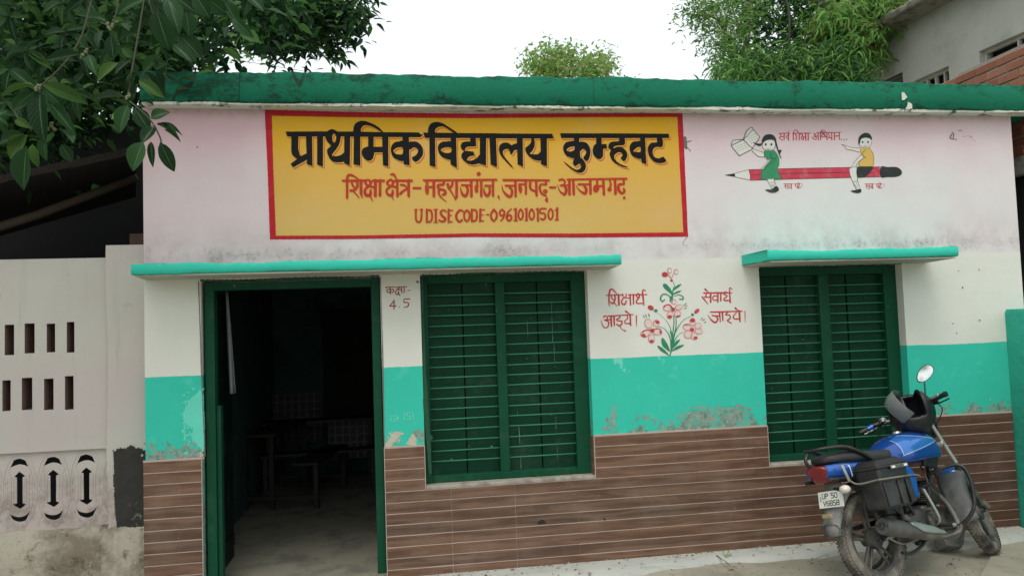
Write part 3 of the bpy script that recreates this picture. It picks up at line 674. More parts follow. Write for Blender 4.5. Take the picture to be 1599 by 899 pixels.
E_ = [Gp(88,255,1085,258,1085,322,105,322), Gp(280,315,355,315,355,400,372,600,300,600,290,500), Gs(292,382,220,370,170,385,137,430,135,490,165,555,210,585,310,592), Hp(290,440,230,445,190,470,180,495,210,512,260,505,290,482),
      Gs(352,388,410,375,460,395,498,450,512,520,500,590,465,645,415,600,440,560,455,520,440,485,402,475,372,502,352,482), Gs(300,590,375,595,420,640,448,700,440,760,400,802,340,805,270,770,200,715,138,650,190,690,250,735,310,765,352,760,380,730,378,695,350,683,300,715,270,680,272,645),
      Gp(595,315,670,315,670,410,735,405,745,470,685,470,600,480,595,405), Gs(595,405,680,420,690,560,670,600,640,618,600,600,560,560,545,490,560,435),
      Gs(918,320,988,320,990,412,900,425,852,438,836,465,900,445,960,455,1010,500,1030,550,1025,590,990,645,940,600,966,565,955,532,910,520,862,545,845,590,870,640,940,690,1030,725,1020,735,940,715,860,670,810,620,785,545,800,492,767,450,777,400,820,374,914,365)]
F_ = [Gp(0,255,935,262,945,320,0,322), Gp(535,315,605,315,615,540,625,690,560,665,548,600), Gs(545,385,490,368,440,375,400,415,390,470,408,540,450,585,556,602), Hp(543,450,490,455,442,500,450,512,500,520,543,512),
      Gs(776,320,843,320,850,438,770,445,725,470,710,520,725,575,760,600,810,605,862,586,900,645,850,670,780,670,720,640,670,580,646,500,655,430,700,388,772,380)]
main_txt = place(A_,440,180,K)+place(B_,545,180,K)+place(C_,655,180,K)+place(D_,760,180,K)+place(E_,865,180,K)+place(F_,940,180,K)
# the order matters for holes: each block cuts only what was laid before it
flat('lettering_shade', main_txt, M['redline'], SG, -0.0024, 0.45, grow=0.35, dx=2.2, dy=2.6)
flat('lettering_gap', main_txt, M['yellow'], SG, -0.0032, 0.45, grow=0.1, dx=1.25, dy=1.4)
flat('lettering', main_txt, M['black'], SG, -0.0040, 0.4, grow=0.15)
L2 = place([Sk(48,148,535,148,210), Sk((50,50,40,20),148,210,160,125,210,100,280,125,370,185), St(46,70,212,480,212), Sk((30,48,52,50,46),300,200,345,255,340,330,280,395,215,400), Sk((40,34),235,215,245,280,290,345), Sk((30,16),285,430,330,480,380,540), Sk(55,415,205,415,460), Sk((52,14),415,450,445,540),
            Sk((40,50,50,45,55,60,60,40),560,195,600,240,580,300,505,365,490,430,520,490,590,480,600,395), Sk((44,44,40,40),520,200,500,250,540,300,690,345), Sk((30,16),585,500,640,600), St(58,690,205,690,500), St(46,640,212,855,212), St(54,780,205,780,490),
            Sk((40,44,40,40),980,190,920,240,950,300,1110,335), Sk((40,44,44,44,40,50,60,40),990,190,1035,240,1000,310,920,370,905,430,950,485,1015,480,1022,400), Sk((26,12),1005,500,1040,580), St(46,1072,210,1392,212), St(48,1110,205,1115,505), Sk((34,44,16),990,92,1045,95,1105,190),
            St(52,1330,205,1330,495), Sk((48,14),1325,490,1345,535), Sk((38,34,28),1180,290,1250,300,1300,350), Sk((50,44,36),1172,460,1230,405,1320,360), St(42,1425,352,1555,352)], 530, 265, 12.3)
L2 += place([Gp(110,172,1435,160,1452,198,135,212), St(45,195,200,190,300), Sk((70,68,40),190,300,192,380,200,425), St(38,190,308,320,308), St(50,312,200,315,470), Sk(42,490,200,485,262,420,268,385,285,395,325,430,350), Sk((40,42,48,50,34),420,355,470,355,515,385,515,430,470,445), Sk((42,36,22,10),405,355,405,430,460,510,540,570),
             Sk((40,44,40),650,225,630,290,590,335), Sk((50,50),560,262,585,330), Sk((40,24,24),570,310,640,420,705,535), St(48,720,200,720,490), St(46,980,200,985,475), Sk(38,815,275,970,282), Sk((40,45,52,45,12),890,285,920,370,880,465,820,430,785,310), Dot(1115,75,36), St(40,1085,200,1090,300), Sk((62,60,40),1070,300,1075,370,1078,395), St(46,1160,190,1160,470),
             St(42,1370,190,1370,465), Sk(38,1230,285,1360,288), Sk((36,46,50,42,10),1300,290,1312,390,1272,465,1222,420,1205,320), Sk((36,12),1465,475,1485,525)], 650, 265, 11.42)
L2 += place([Gp(135,208,1205,218,1225,265,150,262), St(54,435,235,440,600), Sk((48,42),215,362,430,365), Sk((46,55,62,52,30,10),280,370,360,480,320,610,220,560,150,460,122,340), St(52,672,240,672,545), Sk(42,520,330,670,332), Sk((60,86,70,40),530,340,545,430,550,480,552,515), Sk((56,54,48),775,240,775,420,890,495), St(56,905,240,915,585),
             St(50,1130,240,1130,335), Sk(42,1140,335,1020,332), Sk((45,56,42,40),1005,330,985,430,1040,550,1120,585), Dot(1112,490,52), Gs(1125,580,1165,640,1175,680,1162,748,1105,690,1128,640), St(48,1222,402,1340,402)], 775, 265, 14.54)
L2 += place([Gp(240,180,1460,158,1472,200,270,214), Sk((44,40,30,26),110,205,180,195,225,250,180,305), Sk((36,44,56,50,24,10),130,315,205,320,245,390,215,490,120,430,70,300), St(34,200,310,290,312), St(54,308,200,312,490), St(50,385,200,398,490), St(50,725,190,732,475), Sk(38,490,290,720,292), Sk((40,55,52,26,10),595,300,645,390,620,475,510,410,440,315),
             St(42,865,195,865,330), Ell(845,375,62,80,0.2), St(38,865,325,980,327), St(50,985,190,998,490), Sk((26,40,44),1105,200,1135,280,1120,370), Dot(1112,395,44), St(52,1220,185,1230,480), St(46,1395,190,1395,285), Sk((45,55,52,48,46),1390,290,1300,300,1292,400,1360,470,1410,430,1395,385), Dot(1405,560,28)], 865, 265, 12.79)
L3 = place([Sk(40,118,115,118,300,168,352,218,300,225,110), St(16,85,112,150,112), St(16,195,112,250,112), St(44,325,115,325,350), Sk(38,325,125,400,130,428,240,400,340,325,348), St(42,498,115,500,355), St(16,455,112,540,112), St(16,458,360,542,360), Sk((34,36,44,48,44,34),692,150,640,122,590,165,625,235,680,290,640,345,562,318),
            St(44,745,115,745,355), St(26,745,125,820,130), St(22,745,225,800,225), St(26,745,352,810,345), Sk((30,44,46,40,44),1028,150,960,125,895,210,900,290,950,348,1000,315), Sk(38,1095,122,1050,180,1045,270,1090,335,1140,280,1145,180,1095,122), St(42,1190,115,1190,335), Sk(38,1190,118,1270,128,1288,220,1265,320,1190,335),
            St(46,1355,110,1350,335), St(26,1355,115,1435,118), St(22,1350,215,1410,215), St(26,1350,332,1415,330), St(28,1478,212,1518,212)], 640, 318, 12.3)
L3 += place([Sk(42,205,115,155,200,155,280,205,343,258,280,260,190,205,115), Sk(36,370,115,322,170,345,232,395,225,418,165,370,115), Sk((36,36,30),420,160,405,260,350,340), Sk((26,38,42,40,38,36),555,105,490,170,460,270,495,335,545,320,560,260,515,225,475,270), St(46,645,105,645,335), St(24,608,115,640,105), St(22,605,340,680,338),
             Sk(36,740,110,702,180,702,260,740,318,783,265,785,170,740,110), St(44,860,100,858,330), St(20,822,108,860,102), St(18,828,334,885,332), Sk(36,960,105,918,180,920,262,960,318,1008,265,1005,170,960,105), St(46,1085,100,1090,338), St(22,1050,112,1085,105), Sk((34,34,34,38,40,34),1245,100,1145,105,1135,185,1205,190,1240,250,1200,315,1140,295), Sk(36,1340,102,1298,170,1300,262,1340,315,1380,262,1383,160,1340,102),
             St(42,1475,90,1470,320), St(22,1432,128,1475,105), St(18,1430,322,1500,322)], 755, 318, 12.79)
flat('lettering', L2, M['red'], SG, -0.0040, 0.35, grow=0.05)
flat('lettering', L3, M['red'], SG, -0.0040, 0.35)

# ------------------------------------------------------------------ wall lettering by the door and between the windows
WL = empty('wall_lettering', parent=SB)
it = place([St(20,130,215,370,213), St(18,480,208,660,203), St(28,238,215,238,385), Sk((20,24,26,22),235,262,155,285,160,345,235,338), Sk((22,24,28),238,285,312,270,322,325,280,355), Sk((22,24,24,26,26,26),440,200,465,240,380,310,368,370,420,408,452,350), Sk((20,22),428,205,405,245,460,285,530,270), Sk((26,22),430,335,480,432), St(24,520,210,535,365), St(26,590,210,590,350), St(20,680,305,740,298),
            St(26,335,555,222,700,383,695), St(28,332,555,330,775), Dot(470,722,15), Sk((26,24,24,28,26,22),735,520,597,522,592,605,660,602,708,650,672,712,590,730)], 595, 435, 16.35)
flat('lettering', it, M['maroon'], WL, -0.0012, 0.3)
it = place([St(22,200,190,520,183), St(22,620,180,960,176), Sk((34,32,12),255,180,250,290,258,400), Sk((34,30,18),252,190,272,95,325,85,400,170), Sk((26,28,30,28,24),355,180,368,250,345,320,305,345,285,315), Sk((24,20),300,200,305,245,345,280), Sk((24,12),350,335,410,398), Sk((36,34),430,180,438,370),
            Sk((18,22,26,28,30,28),565,160,575,205,500,270,492,340,545,362,575,300), Sk((20,20,22),505,165,510,210,560,240,650,238), Sk((34,28),645,180,655,370), Sk((34,26),708,180,710,355), Sk((22,26,24),790,158,760,195,790,232), Sk((28,30,26,26,28),805,162,822,215,765,300,785,342,890,338), Sk((14,26,30,38,22),940,110,895,90,880,150,888,220,905,378),
            Sk((24,20,26),150,602,175,575,215,592,215,640,170,655), Sk((22,26,24,12),170,655,245,690,225,785,150,785,100,660), St(20,215,650,290,645), St(24,235,580,700,552), Sk((36,30),288,580,298,770), Sk((36,26),345,580,350,755), Sk((22,26,26,28,30,24),450,570,452,610,400,640,420,668,490,675,482,738,430,758,398,728), Sk((24,14,28),455,770,500,830,560,856), Sk((20,24,24,26),590,565,600,620,545,680,570,718,655,715), Sk((34,28),648,550,658,755), Sk((36,12),565,490,650,548), Sk((22,20,4),765,570,765,680,768,790)], 930, 445, 11.99)
it += place([Sk((38,12),135,140,195,188), Gp(90,195,440,188,640,198,640,215,440,220,110,222), Sk((26,22),160,212,150,250,128,290), Sk((28,24,14),78,280,130,345,182,412), Sk((24,20),125,285,235,285), St(34,235,205,238,375), Sk(22,360,270,300,262,275,308,310,345,370,330), St(30,372,205,372,375), St(30,425,205,427,350), Sk((26,24,22,26,26),545,200,500,190,482,225,545,262,490,312,502,348,590,345), Sk((14,22,24,34),640,140,595,112,592,200,603,378),
             Sk((38,12),700,490,760,545), Gp(215,552,830,535,835,558,240,580), Sk(26,265,630,395,638), Sk((24,30,34,26,10),335,640,370,700,320,758,250,712,185,620), Sk((32,20),402,560,418,750), Sk((34,26),455,565,467,722), Sk((24,24,24,28,28,20),555,570,515,612,590,622,602,680,555,712,560,732,622,772), Sk((18,22,24,26),720,570,665,640,680,690,775,690), Sk((40,30),772,545,787,738), Sk((18,16,4),880,545,880,670,885,770)], 1090, 440, 11.99)
flat('lettering', it, M['letred'], WL, -0.0012, 0.3)
# flower painting
FP = empty('wall_painting', parent=SB); FP['label'] = 'painted bouquet of red and white flowers with green leaves'
k7 = 9.99
gr = [Sk((14,16,22,40),620,225,622,350,600,560,585,760), Sk((14,18,24),655,250,655,400,620,560), Sk((4,7,16),350,170,480,280,560,400,600,560), Sk((6,10,18),890,235,780,290,690,400,650,480), Sk((10,14,26,30),690,400,640,500,610,620,580,760), Sk((8,12,24),350,412,440,410,520,480,570,600,580,760), Sk((4,10,22),780,478,700,520,640,600,600,700), Sk((20,34,26,12),570,470,600,600,585,740,560,850),
      Gs(425,590,455,578,500,630,545,720,558,790,500,750,440,690), Gs(365,700,400,700,480,760,555,850,470,810,400,760), Gs(718,598,700,640,650,700,585,752,600,690,660,620), Gs(778,680,740,720,660,760,590,790,570,850,560,820,620,740,700,690), Ell(340,150,30,26), Ell(912,212,24,22)]
gr2 = [Gs(505,400,520,370,560,372,620,430,655,480,668,560,600,510,540,460), Gs(830,372,800,420,740,460,680,500,690,460,750,400), Gs(830,488,800,520,730,550,670,570,690,535,760,500), Sk((40,44,50,60),690,340,705,400,690,480,675,560)[0:1] and Sk((8,10,14,34,52),690,340,708,410,680,480,672,580,655,670), Sk((16,26,26,20),640,610,580,560,500,560,465,630,500,680,535,650), Sk((10,16,24,22),700,590,780,565,850,590,860,640,800,640), Sk((30,50),640,600,650,660)]
flat('painted_leaves', place(gr, 990, 470, k7)+place(gr2, 990, 410, 11.23), M['leafgreen'], FP, -0.0012, 0.3)
wh = [Ell(225,350,58,72,-0.3), Ell(350,345,48,50,0.3), Ell(175,505,72,52,-0.4), Ell(275,585,50,68), Ell(370,480,70,46,0.1), Ell(515,105,58,48), Ell(700,95,55,38,-0.3), Ell(560,215,42,58,0.2), Ell(680,200,50,50,0.5), Ell(915,325,45,58), Ell(825,405,58,48,0.3), Ell(1000,385,55,45,-0.4), Ell(1010,470,60,42,0.15), Ell(845,520,62,58,-0.5), Ell(940,545,48,58,-0.2)]
flat('painted_petals', place(wh, 990, 470, k7), M['petal'], FP, -0.0017, 0.3)
rd = []
def petal(cx, cy, a, b, rot, w_=16, start=0.0, end=6.28):
    t = np.linspace(start, end, 14); pts = []
    for q in t: pts += [cx+a*math.cos(q)*math.cos(rot)-b*math.sin(q)*math.sin(rot), cy+a*math.cos(q)*math.sin(rot)+b*math.sin(q)*math.cos(rot)]
    return Sk((4,w_,w_*1.2,w_,4), *pts, sub=2)
for e in ((225,350,58,72,-0.3),(350,345,48,50,0.3),(175,505,72,52,-0.4),(275,585,50,68,0),(370,480,70,46,0.1),(515,105,58,48,0),(700,95,55,38,-0.3),(560,215,42,58,0.2),(680,200,50,50,0.5),(915,325,45,58,0),(825,405,58,48,0.3),(1000,385,55,45,-0.4),(1010,470,60,42,0.15),(845,520,62,58,-0.5),(940,545,48,58,-0.2)): rd.append(petal(*e, 13))
flat('petal_outline', place(rd, 990, 470, k7)+place([petal(625,140,36,45,0,16), petal(740,160,36,42,0,16), Sk((20,20,10),600,210,640,260,665,300), Sk((8,16),700,180,665,260), petal(700,685,42,40,0,14)], 990, 410, 11.23), M['softred'], FP, -0.0022, 0.25)
rr = [Ell(262,103,50,36,0.5), Ell(980,155,48,28,-0.7), Ell(285,460,36,32), Ell(905,445,34,32), Ell(610,130,30,34), Ell(365,328,36,26,0.2), Ell(915,300,40,32), Ell(150,535,38,26,0.5), Ell(275,625,38,24), Ell(560,245,34,28), Ell(415,480,20,32), Ell(690,235,36,16,-0.3), Ell(960,572,32,22), Sk(20,470,90,500,62,560,62,600,120), Sk((14,18,16),130,490,190,450,260,455), Sk(14,300,440,360,432,420,440), Sk(14,790,380,830,365,860,370)]
flat('painted_buds', place(rr, 990, 470, k7)+place([Ell(540,208,54,44), Ell(660,312,24,22)], 990, 410, 11.23), M['letred'], FP, -0.0027, 0.25)
gw = [Sk((8,16,8),148,215,155,240,168,262), Sk((8,18,8),182,200,188,230,196,255), Sk((8,20,8),228,195,235,220,240,245), Sk((6,14),765,70,815,35), Sk((6,14),775,90,825,68), Sk((5,13),770,118,820,108), Sk((8,16),1040,295,1065,265), Sk((8,18),1065,310,1095,285), Sk((8,16),1090,340,1118,325)]
flat('brush_marks', place(gw, 990, 470, k7), M['greywash'], FP, -0.0012, 0.25)
# pencil and children
PP = empty('wall_painting', parent=SB); PP['label'] = 'painted picture of a girl and a boy riding a big red pencil'
z4 = (1110, 170, 4.845); zg = (1125, 190, 7.495); zb_ = (1300, 195, 7.817)
flat('pencil_wood', place([Gp(180,488,290,462,300,540,182,515)], *z4), M['skin'], PP, -0.0010, 0.3)
flat('pencil_body', place([Gp(290,461,700,450,1060,443,1278,441,1278,514,700,528,300,540)], *z4), M['pencilred'], PP, -0.0012, 0.3)
flat('pencil_end', place([Gs(1285,440,1340,440,1400,440,1432,455,1446,480,1436,502,1400,516,1340,517,1285,516)], *z4), M['ink'], PP, -0.0012, 0.3)
flat('pencil_point', place([Gp(100,502,180,488,184,502,182,516)], *z4), M['ink'], PP, -0.0012, 0.3)
flat('pencil_line', place([St(3,180,488,290,460), St(3,182,515,300,540), St(3.4,290,460,700,449), St(3.4,700,449,1283,439), St(3.6,300,541,700,529), St(3.6,700,529,1283,515), Sk((2.5,4,5,3),300,500,520,490,800,486,1050,480), Sk(3,290,460,292,485,300,500,297,520,300,540), Sk((2,4,2),1180,485,1230,482,1280,470)], *z4), M['ink'], PP, -0.0016, 0.25, jit=0.05)
# girl
flat('skin', place([Ell(565,275,75,68), Gp(375,315,500,360,515,415,440,405,368,335), Gp(605,420,640,440,500,560,478,552), Gp(545,672,625,672,660,770,600,780)], *zg)+place([Ell(398,205,72,76), Gp(115,240,180,262,345,285,325,335,170,295), Gp(350,370,385,395,250,520,232,512), Gs(215,530,300,528,303,640,300,680,245,690,218,620,205,570), Gp(248,690,310,685,345,785,290,790)], *zb_)+place([Gp(155,280,245,235,318,302,215,355), Gp(250,230,320,155,372,215,312,300), Gp(155,270,170,235,245,232,165,262), Gp(250,215,300,142,320,150,260,225)], *z4), M['skin'], PP, -0.0020, 0.3)
flat('dress', place([Gs(512,348,560,345,620,332,660,370,688,430,688,500,668,560,690,620,710,668,600,670,478,672,478,590,520,530,590,440,545,440,540,418,520,415)], *zg), M['dress'], PP, -0.0026, 0.3)
flat('shirt', place([Gs(335,290,400,278,445,282,490,340,505,420,498,500,470,510,325,512,330,450,388,402,350,365,345,330)], *zb_), M['shirt'], PP, -0.0026, 0.3)
ink = place([Gs(488,265,485,215,515,165,560,148,610,155,645,190,650,225,600,212,540,220,505,245), Sk((14,26,20,6),490,255,460,272,420,262,385,245), Sk((20,18,14,8),640,200,655,270,680,350,710,430), Gs(690,330,715,335,700,370,680,360), Ell(530,268,11,15), Ell(596,268,11,15), Sk((3,7,3),540,312,562,328,592,312), Gs(525,797,600,790,645,755,672,765,684,800,640,830,580,828),
             Sk(4,488,265,500,310,540,335,590,338,630,315,645,270,640,220), Sk(4,382,318,500,362), Sk(4,368,340,440,405,515,415), Sk(4,600,420,478,552), Sk(3,625,455,500,560), Sk((3,8,4),592,370,590,405,630,440,655,410), St(3.5,545,678,600,780), St(3.5,625,675,658,765), Sk(3,590,720,640,700), St(2.5,595,735,640,770), St(2.5,600,760,645,720), Sk(4,545,345,512,350,515,415,540,418,545,442,590,432), Sk(4,690,500,668,560,700,640,712,668), Sk(4,600,440,520,530,480,600,476,672)], *zg)
ink += place([Gs(318,240,318,170,345,125,400,98,450,110,478,150,480,185,450,165,400,158,350,175,335,225), Ell(368,212,10,14), Ell(433,212,10,14), Sk((3,6,3),375,258,400,265,428,255), St(3,395,235,402,242), Sk(3,322,225,335,260,370,282,420,285,460,260,482,200), Sk(3.5,115,242,180,262,250,278,340,285), Sk(3.5,118,240,150,255,172,295,250,310,325,332), Sk(3.5,345,370,270,450,235,515), Sk(3.5,385,400,310,460,285,515), Sk((4,7,4),405,305,370,340,375,385,410,402),
              Gs(302,520,400,508,492,512,470,570,400,632,305,636), Sk(3.5,215,530,208,570,220,625,245,690,290,790), Sk(3.5,300,530,302,640,310,690,342,785), St(3,248,695,310,685), St(2.5,255,710,300,780), St(2.5,300,695,285,740), St(2.5,320,730,290,770), Sk(4,445,282,490,340,505,420,498,510), Sk(4,335,290,345,330,350,365), Sk(4,388,402,330,450,325,512), Gs(222,806,280,795,310,785,345,785,352,815,320,832,270,828)], *zb_)
ink += place([St(4,155,280,245,235), St(4,245,235,318,302), St(4,318,302,215,355), St(4,215,355,155,280), St(4,250,230,320,155), St(4,320,155,372,215), St(4,372,215,312,300), Sk(4,155,270,170,240,245,232), Sk(4,250,220,270,170,305,142,320,150), Sk(6,250,235,252,215,262,190), Sk(3,155,270,157,285)]+[St(2, 185+a*20+b*8, 290+b*16-a*8, 196+a*20+b*8, 287+b*16-a*8) for a in range(5) for b in range(3)]+[St(2, 275+a*18+b*9, 215+b*16-a*7, 285+a*18+b*9, 211+b*16-a*7) for a in range(4) for b in range(4)], *z4)
flat('line_drawing', ink, M['ink'], PP, -0.0031, 0.22, jit=0.04)
t = place([St(22,140,165,345,163), St(22,400,163,745,160), St(22,862,155,1320,146), Sk((22,22,18),160,168,178,215,150,252,215,300), St(22,160,230,240,225), St(28,240,165,240,280), Sk(22,325,205,285,218,290,255,325,250), St(28,325,165,325,300), Sk(16,320,160,315,130,340,120), St(26,415,165,415,300), Sk(20,415,165,440,108,490,112,515,165), Sk(24,455,180,482,230,455,275), Sk((20,12),465,270,508,305), St(26,530,165,530,288),
           Sk(24,560,178,598,205,568,250,600,288,622,235), St(22,580,232,650,240), St(28,650,165,658,298), St(28,702,165,702,295), Sk(22,802,168,850,182,812,220,858,242,840,288,772,240), St(22,840,220,895,220), St(26,895,160,895,292), St(26,935,160,940,288), Sk(20,930,155,960,102,1010,112,1040,150), Sk(24,980,170,962,232,1060,232), St(26,1060,150,1065,288), Sk(22,1090,170,1110,220,1092,250,1155,252), St(26,1155,150,1155,290), St(26,1205,150,1205,288), St(22,1232,212,1290,212), Dot(1242,222,17), St(24,1300,150,1300,285)], 1205, 195, 12.3)
def small(ox, v2):
    s = [St(12,ox+80,68,ox+208,66), St(12,ox+235,68,ox+322,65), Sk((12,12,8),ox+98,70,ox+108,90,ox+95,105,ox+130,140), St(11,ox+98,100,ox+140,97), St(13,ox+140,68,ox+142,135), Sk(11,ox+190,85,ox+162,95,ox+165,122,ox+190,118), St(13,ox+190,68,ox+192,135), St(9,ox+165,92,ox+188,112) if v2 else Dot(ox+175,100,2), Sk(11,ox+248,70,ox+252,102,ox+280,108), St(13,ox+280,68,ox+282,132), Sk(11,ox+308,68,ox+300,95,ox+290,115,ox+312,128,ox+318,108), Sk((10,4),ox+285,40,ox+312,64), St(8,ox+(345 if not v2 else 352),62,ox+(345 if not v2 else 352),110)]
    if v2: s += [St(9,ox+255,110,ox+278,90)]
    return s
t2 = place(small(0, False)+small(1160, True), 1215, 280, 9.137)
flat('lettering', t, M['letred'], PP, -0.0012, 0.2, grow=-0.22, jit=0.04)
flat('lettering', t2, M['letred'], PP, -0.0012, 0.2, grow=-0.12, jit=0.04)
flat('dots', place([Dot(1340,285,13), Dot(1390,285,13), Dot(1440,280,13)], 1205, 195, 12.3), M['greywash'], PP, -0.0012, 0.25)
# scuffs and cracks
M['scuff'] = pm('dark_scuff', (0.16,0.13,0.11), 0.9); M['cable'] = pm('black_cable', (0.02,0.02,0.02), 0.6)
sc = [Sk((4,10,3),1070,215,1068,222,1072,232), Sk((2,1),1072,222,1080,220), Sk(1.2,1072,228,1078,236), Sk((3,2),1284,206,1290,214), Dot(1503,449,1.4), Dot(1529,421,1.2), Dot(1497,423,1), Dot(1494,520,1), Dot(1488,505,1), Dot(1530,500,1.2), Dot(308,230,1.4), Dot(652,440,2.0), Dot(603,449,1.2), Sk((1,0.6),1074,369,1066,380,1074,384), Sk((2,1.6,1.2),1486,210,1484,216,1494,218)]
flat('wall_scuff', sc, M['scuff'], SB, -0.0015, 0.3, jit=0.3)
fl = place([Sk((2,2,2),605,38,625,48,655,52), Dot(500,545,2)], 600, 690, 3.33)
# weak chalk marks on the turquoise pier
M['chalk'] = pm('faint_chalk', (0.20,0.62,0.50), 0.9)
flat('chalk_mark', place([Sk(3,1368,30,1370,55,1398,52,1400,30,1368,30,sub=2), Sk(3,1380,45,1410,40), Sk(3,1438,10,1436,50), Sk(3,1470,12,1450,15,1450,28,1468,30,1466,45,1446,48), Sk(3,1480,8,1484,48)], 200, 640, 3.331), M['chalk'], SB, -0.0012, 0.25)

# green frame paint that strayed on to the wall round the openings
M['strayed'] = pm('strayed_green_paint', (0.008,0.060,0.030), 0.8, 0, 0.3, 12)
flat('paint_edge', [Sk((2,3,1.5,3,4,6,8,7,6,4), 659,431,660,470,660.5,500,662,540,663,575,664,600,665,630,667,660,669,690,672,738), Sk((3,2,4,2,3,2),660,430,700,429,740,427.5,790,426,850,425,912,423.5), Sk((2,3,1,2,2),1186,418,1230,416.5,1290,415,1350,413,1407,411.5), Sk((3,2,3,4,2,3),314,438,380,437,440,435,500,434,560,432,591,431), Dot(671,683,5)], M['strayed'], SB, -0.0018, 0.35, jit=0.6)
flat('grey_edge', [Sk((2,1.5,2,1.5,2,1.5), 310,440,312,500,314,560,316,620,319,680,320,712), Sk((1.5,1.2,2,1.4),594,432,596,500,598,570,600,690)], M['scuff'], SB, -0.0013, 0.35, jit=0.2)
flat('wall_scuff', place([Sk((3,6,3),1283,580,1290,590,1288,612), Sk((2,3,2),1310,575,1322,572,1328,580), Sk((1.4,1.4,1.2),1335,600,1360,598,1385,620)], 1030, 0, 2.81)+[Dot(740,405,1), Sk((1,1.6,1),255,228,262,236,266,233)], M['scuff'], SB, -0.0015, 0.3, jit=0.35)

# worn and repainted patches of the dado, kept to the places where they are in the photograph
M['aqua'] = pm('paler_aqua_repaint', (0.12,0.62,0.47), 0.9, 0, 0.12, 9, 0.3); M['bare'] = pm('bare_grey_plaster', (0.27,0.32,0.27), 0.9, 0, 0.3, 14, 0.5, dust=(0.13,0.20,0.17), dscale=20); M['beige'] = pm('bare_beige_plaster', (0.46,0.44,0.35), 0.9, 0, 0.2, 14, 0.5)
def speck(regions, seed, r0=0.5, r1=2.6):
    r = np.random.RandomState(seed); out = []
    for x0, x1, y0, y1, n, p in regions:
        cx = [(r.uniform(x0, x1), y1-(y1-y0)*r.uniform(0, 1)**p) for _ in range(max(3, n//14))]
        for _ in range(n):
            c = cx[r.randint(len(cx))]; x = c[0]+r.normal()*(x1-x0)*0.06; y = c[1]+r.normal()*(y1-y0)*0.16
            if y > y1 or y < y0-4: continue
            out.append(Dot(x, y, r.uniform(r0, r1)))
    return out
flat('worn_patch', [Gs(316,611,306,615,298,622,290,634,286,650,292,664,301,668,299,682,304,692,311,697,318,704,319,660)]+speck([(286,318,600,712,170,1)], 3, .4, 2.2), M['aqua'], SB, -0.0010, 0.35, jit=1.3)
flat('worn_patch', speck([(232,305,694,716,170,1.6),(955,962,612,668,34,1),(1000,1172,634,664,300,1.7),(935,975,655,672,60,1.5),(1440,1560,628,646,60,1.5)], 4, .4, 2.1), M['bare'], SB, -0.0011, 0.35, jit=0.5)
flat('worn_patch', place([Gs(1338,188,1345,165,1362,140,1390,112,1432,118,1425,130,1402,142,1395,160,1378,170,1368,188), Gs(1448,176,1462,150,1480,122,1496,140,1500,165,1492,184)], 200, 640, 3.331)+speck([(603,640,676,696,40,1.4),(300,319,700,716,30,1.2)], 5, .4, 1.6), M['beige'], SB, -0.0013, 0.35, jit=0.9)
# cracks in the apron
def ribbon(pts, w_, z, m_):
    mb = MB(); q = [PG(x, y, z) for x, y in pts]
    for a, b in zip(q[:-1], q[1:]):
        d = b-a; n_ = np.array((-d[1], d[0], 0)); n_ = n_/(np.linalg.norm(n_)+1e-9)*w_/2; mb.add([a-n_, b-n_*.6, b+n_*.6, a+n_], [(0,1,2,3)])
    o = mb.build('crack', m_); o['kind'] = 'structure'
M['crackm'] = pm('dirt_filled_crack', (0.06,0.055,0.045), 0.95)
ribbon([(1119,866),(1124,870),(1133,876),(1140,883),(1152,887)], .010, 0.0245, M['crackm']); ribbon([(1262,876),(1272,872),(1284,867),(1296,866)], .007, 0.0245, M['crackm']); ribbon([(1000,885),(1040,883),(1075,884)], .004, 0.0245, M['crackm'])
# ------------------------------------------------------------------ boundary wall at the left
def oldplaster():
    n = NT('old_whitewashed_plaster', 0.92, 0, 0.08); x, y, z = n.sep()
    col = n.mix(n.noise(1.5, 5), (0.42,0.41,0.37), (0.53,0.52,0.47)); col = n.mix(n.math('MULTIPLY', n.ss(n.noise(1.1, 4, 0.5, n.vec(loc=(3,0,1))), 0.45, 0.65), 0.5), col, (0.50,0.42,0.41))
    col = n.mix(n.math('MULTIPLY', n.ss(n.noise(8, 9, 0.75), 0.60, 0.75), 0.4), col, (0.16,0.15,0.12))
    lowd = n.math('MULTIPLY', n.ss(n.math('MULTIPLY', z, -1.0), -1.0, -0.55), n.ss(n.noise(7, 8, 0.75), 0.42, 0.62)); col = n.mix(n.math('MULTIPLY', n.ss(n.math('MULTIPLY', z, -1.0), -1.0, -0.6), 0.6), col, (0.44,0.35,0.34)); col = n.mix(n.math('MULTIPLY', lowd, 0.7), col, (0.22,0.19,0.15)); st = n.ss(n.noise(2.0, 5, 0.6, n.vec((5,5,0.35))), 0.58, 0.72); col = n.mix(n.math('MULTIPLY', st, 0.22), col, (0.24,0.22,0.19))
    n.base(col); n.bump(n.math('ADD', n.noise(3, 6), n.math('MULTIPLY', n.noise(20, 7, 0.7), 0.4)), 0.4, 0.012); return n.m
M['oldp'] = oldplaster()
def plinthm():
    n = NT('rough_stained_plinth', 0.9, 0, 0.2)
    col = n.mix(n.ss(n.noise(3, 8, 0.7), 0.38, 0.62), (0.20,0.17,0.125), (0.42,0.39,0.31)); col = n.mix(n.math('MULTIPLY', n.ss(n.noise(9, 9, 0.75), 0.55, 0.66), 0.8), col, (0.06,0.055,0.045))
    col = n.mix(n.ss(n.noise(14, 5, 0.7, n.vec(loc=(2,0,0))), 0.66, 0.69), col, (0.5,0.46,0.38))
    n.base(col); n.bump(n.noise(8, 9, 0.75), 0.9, 0.03); return n.m
M['plinth'] = plinthm()
M['jamb'] = pm('brick_brown_jamb', (0.20,0.13,0.11), 0.9, 0, 0.3, 14, 0.5)
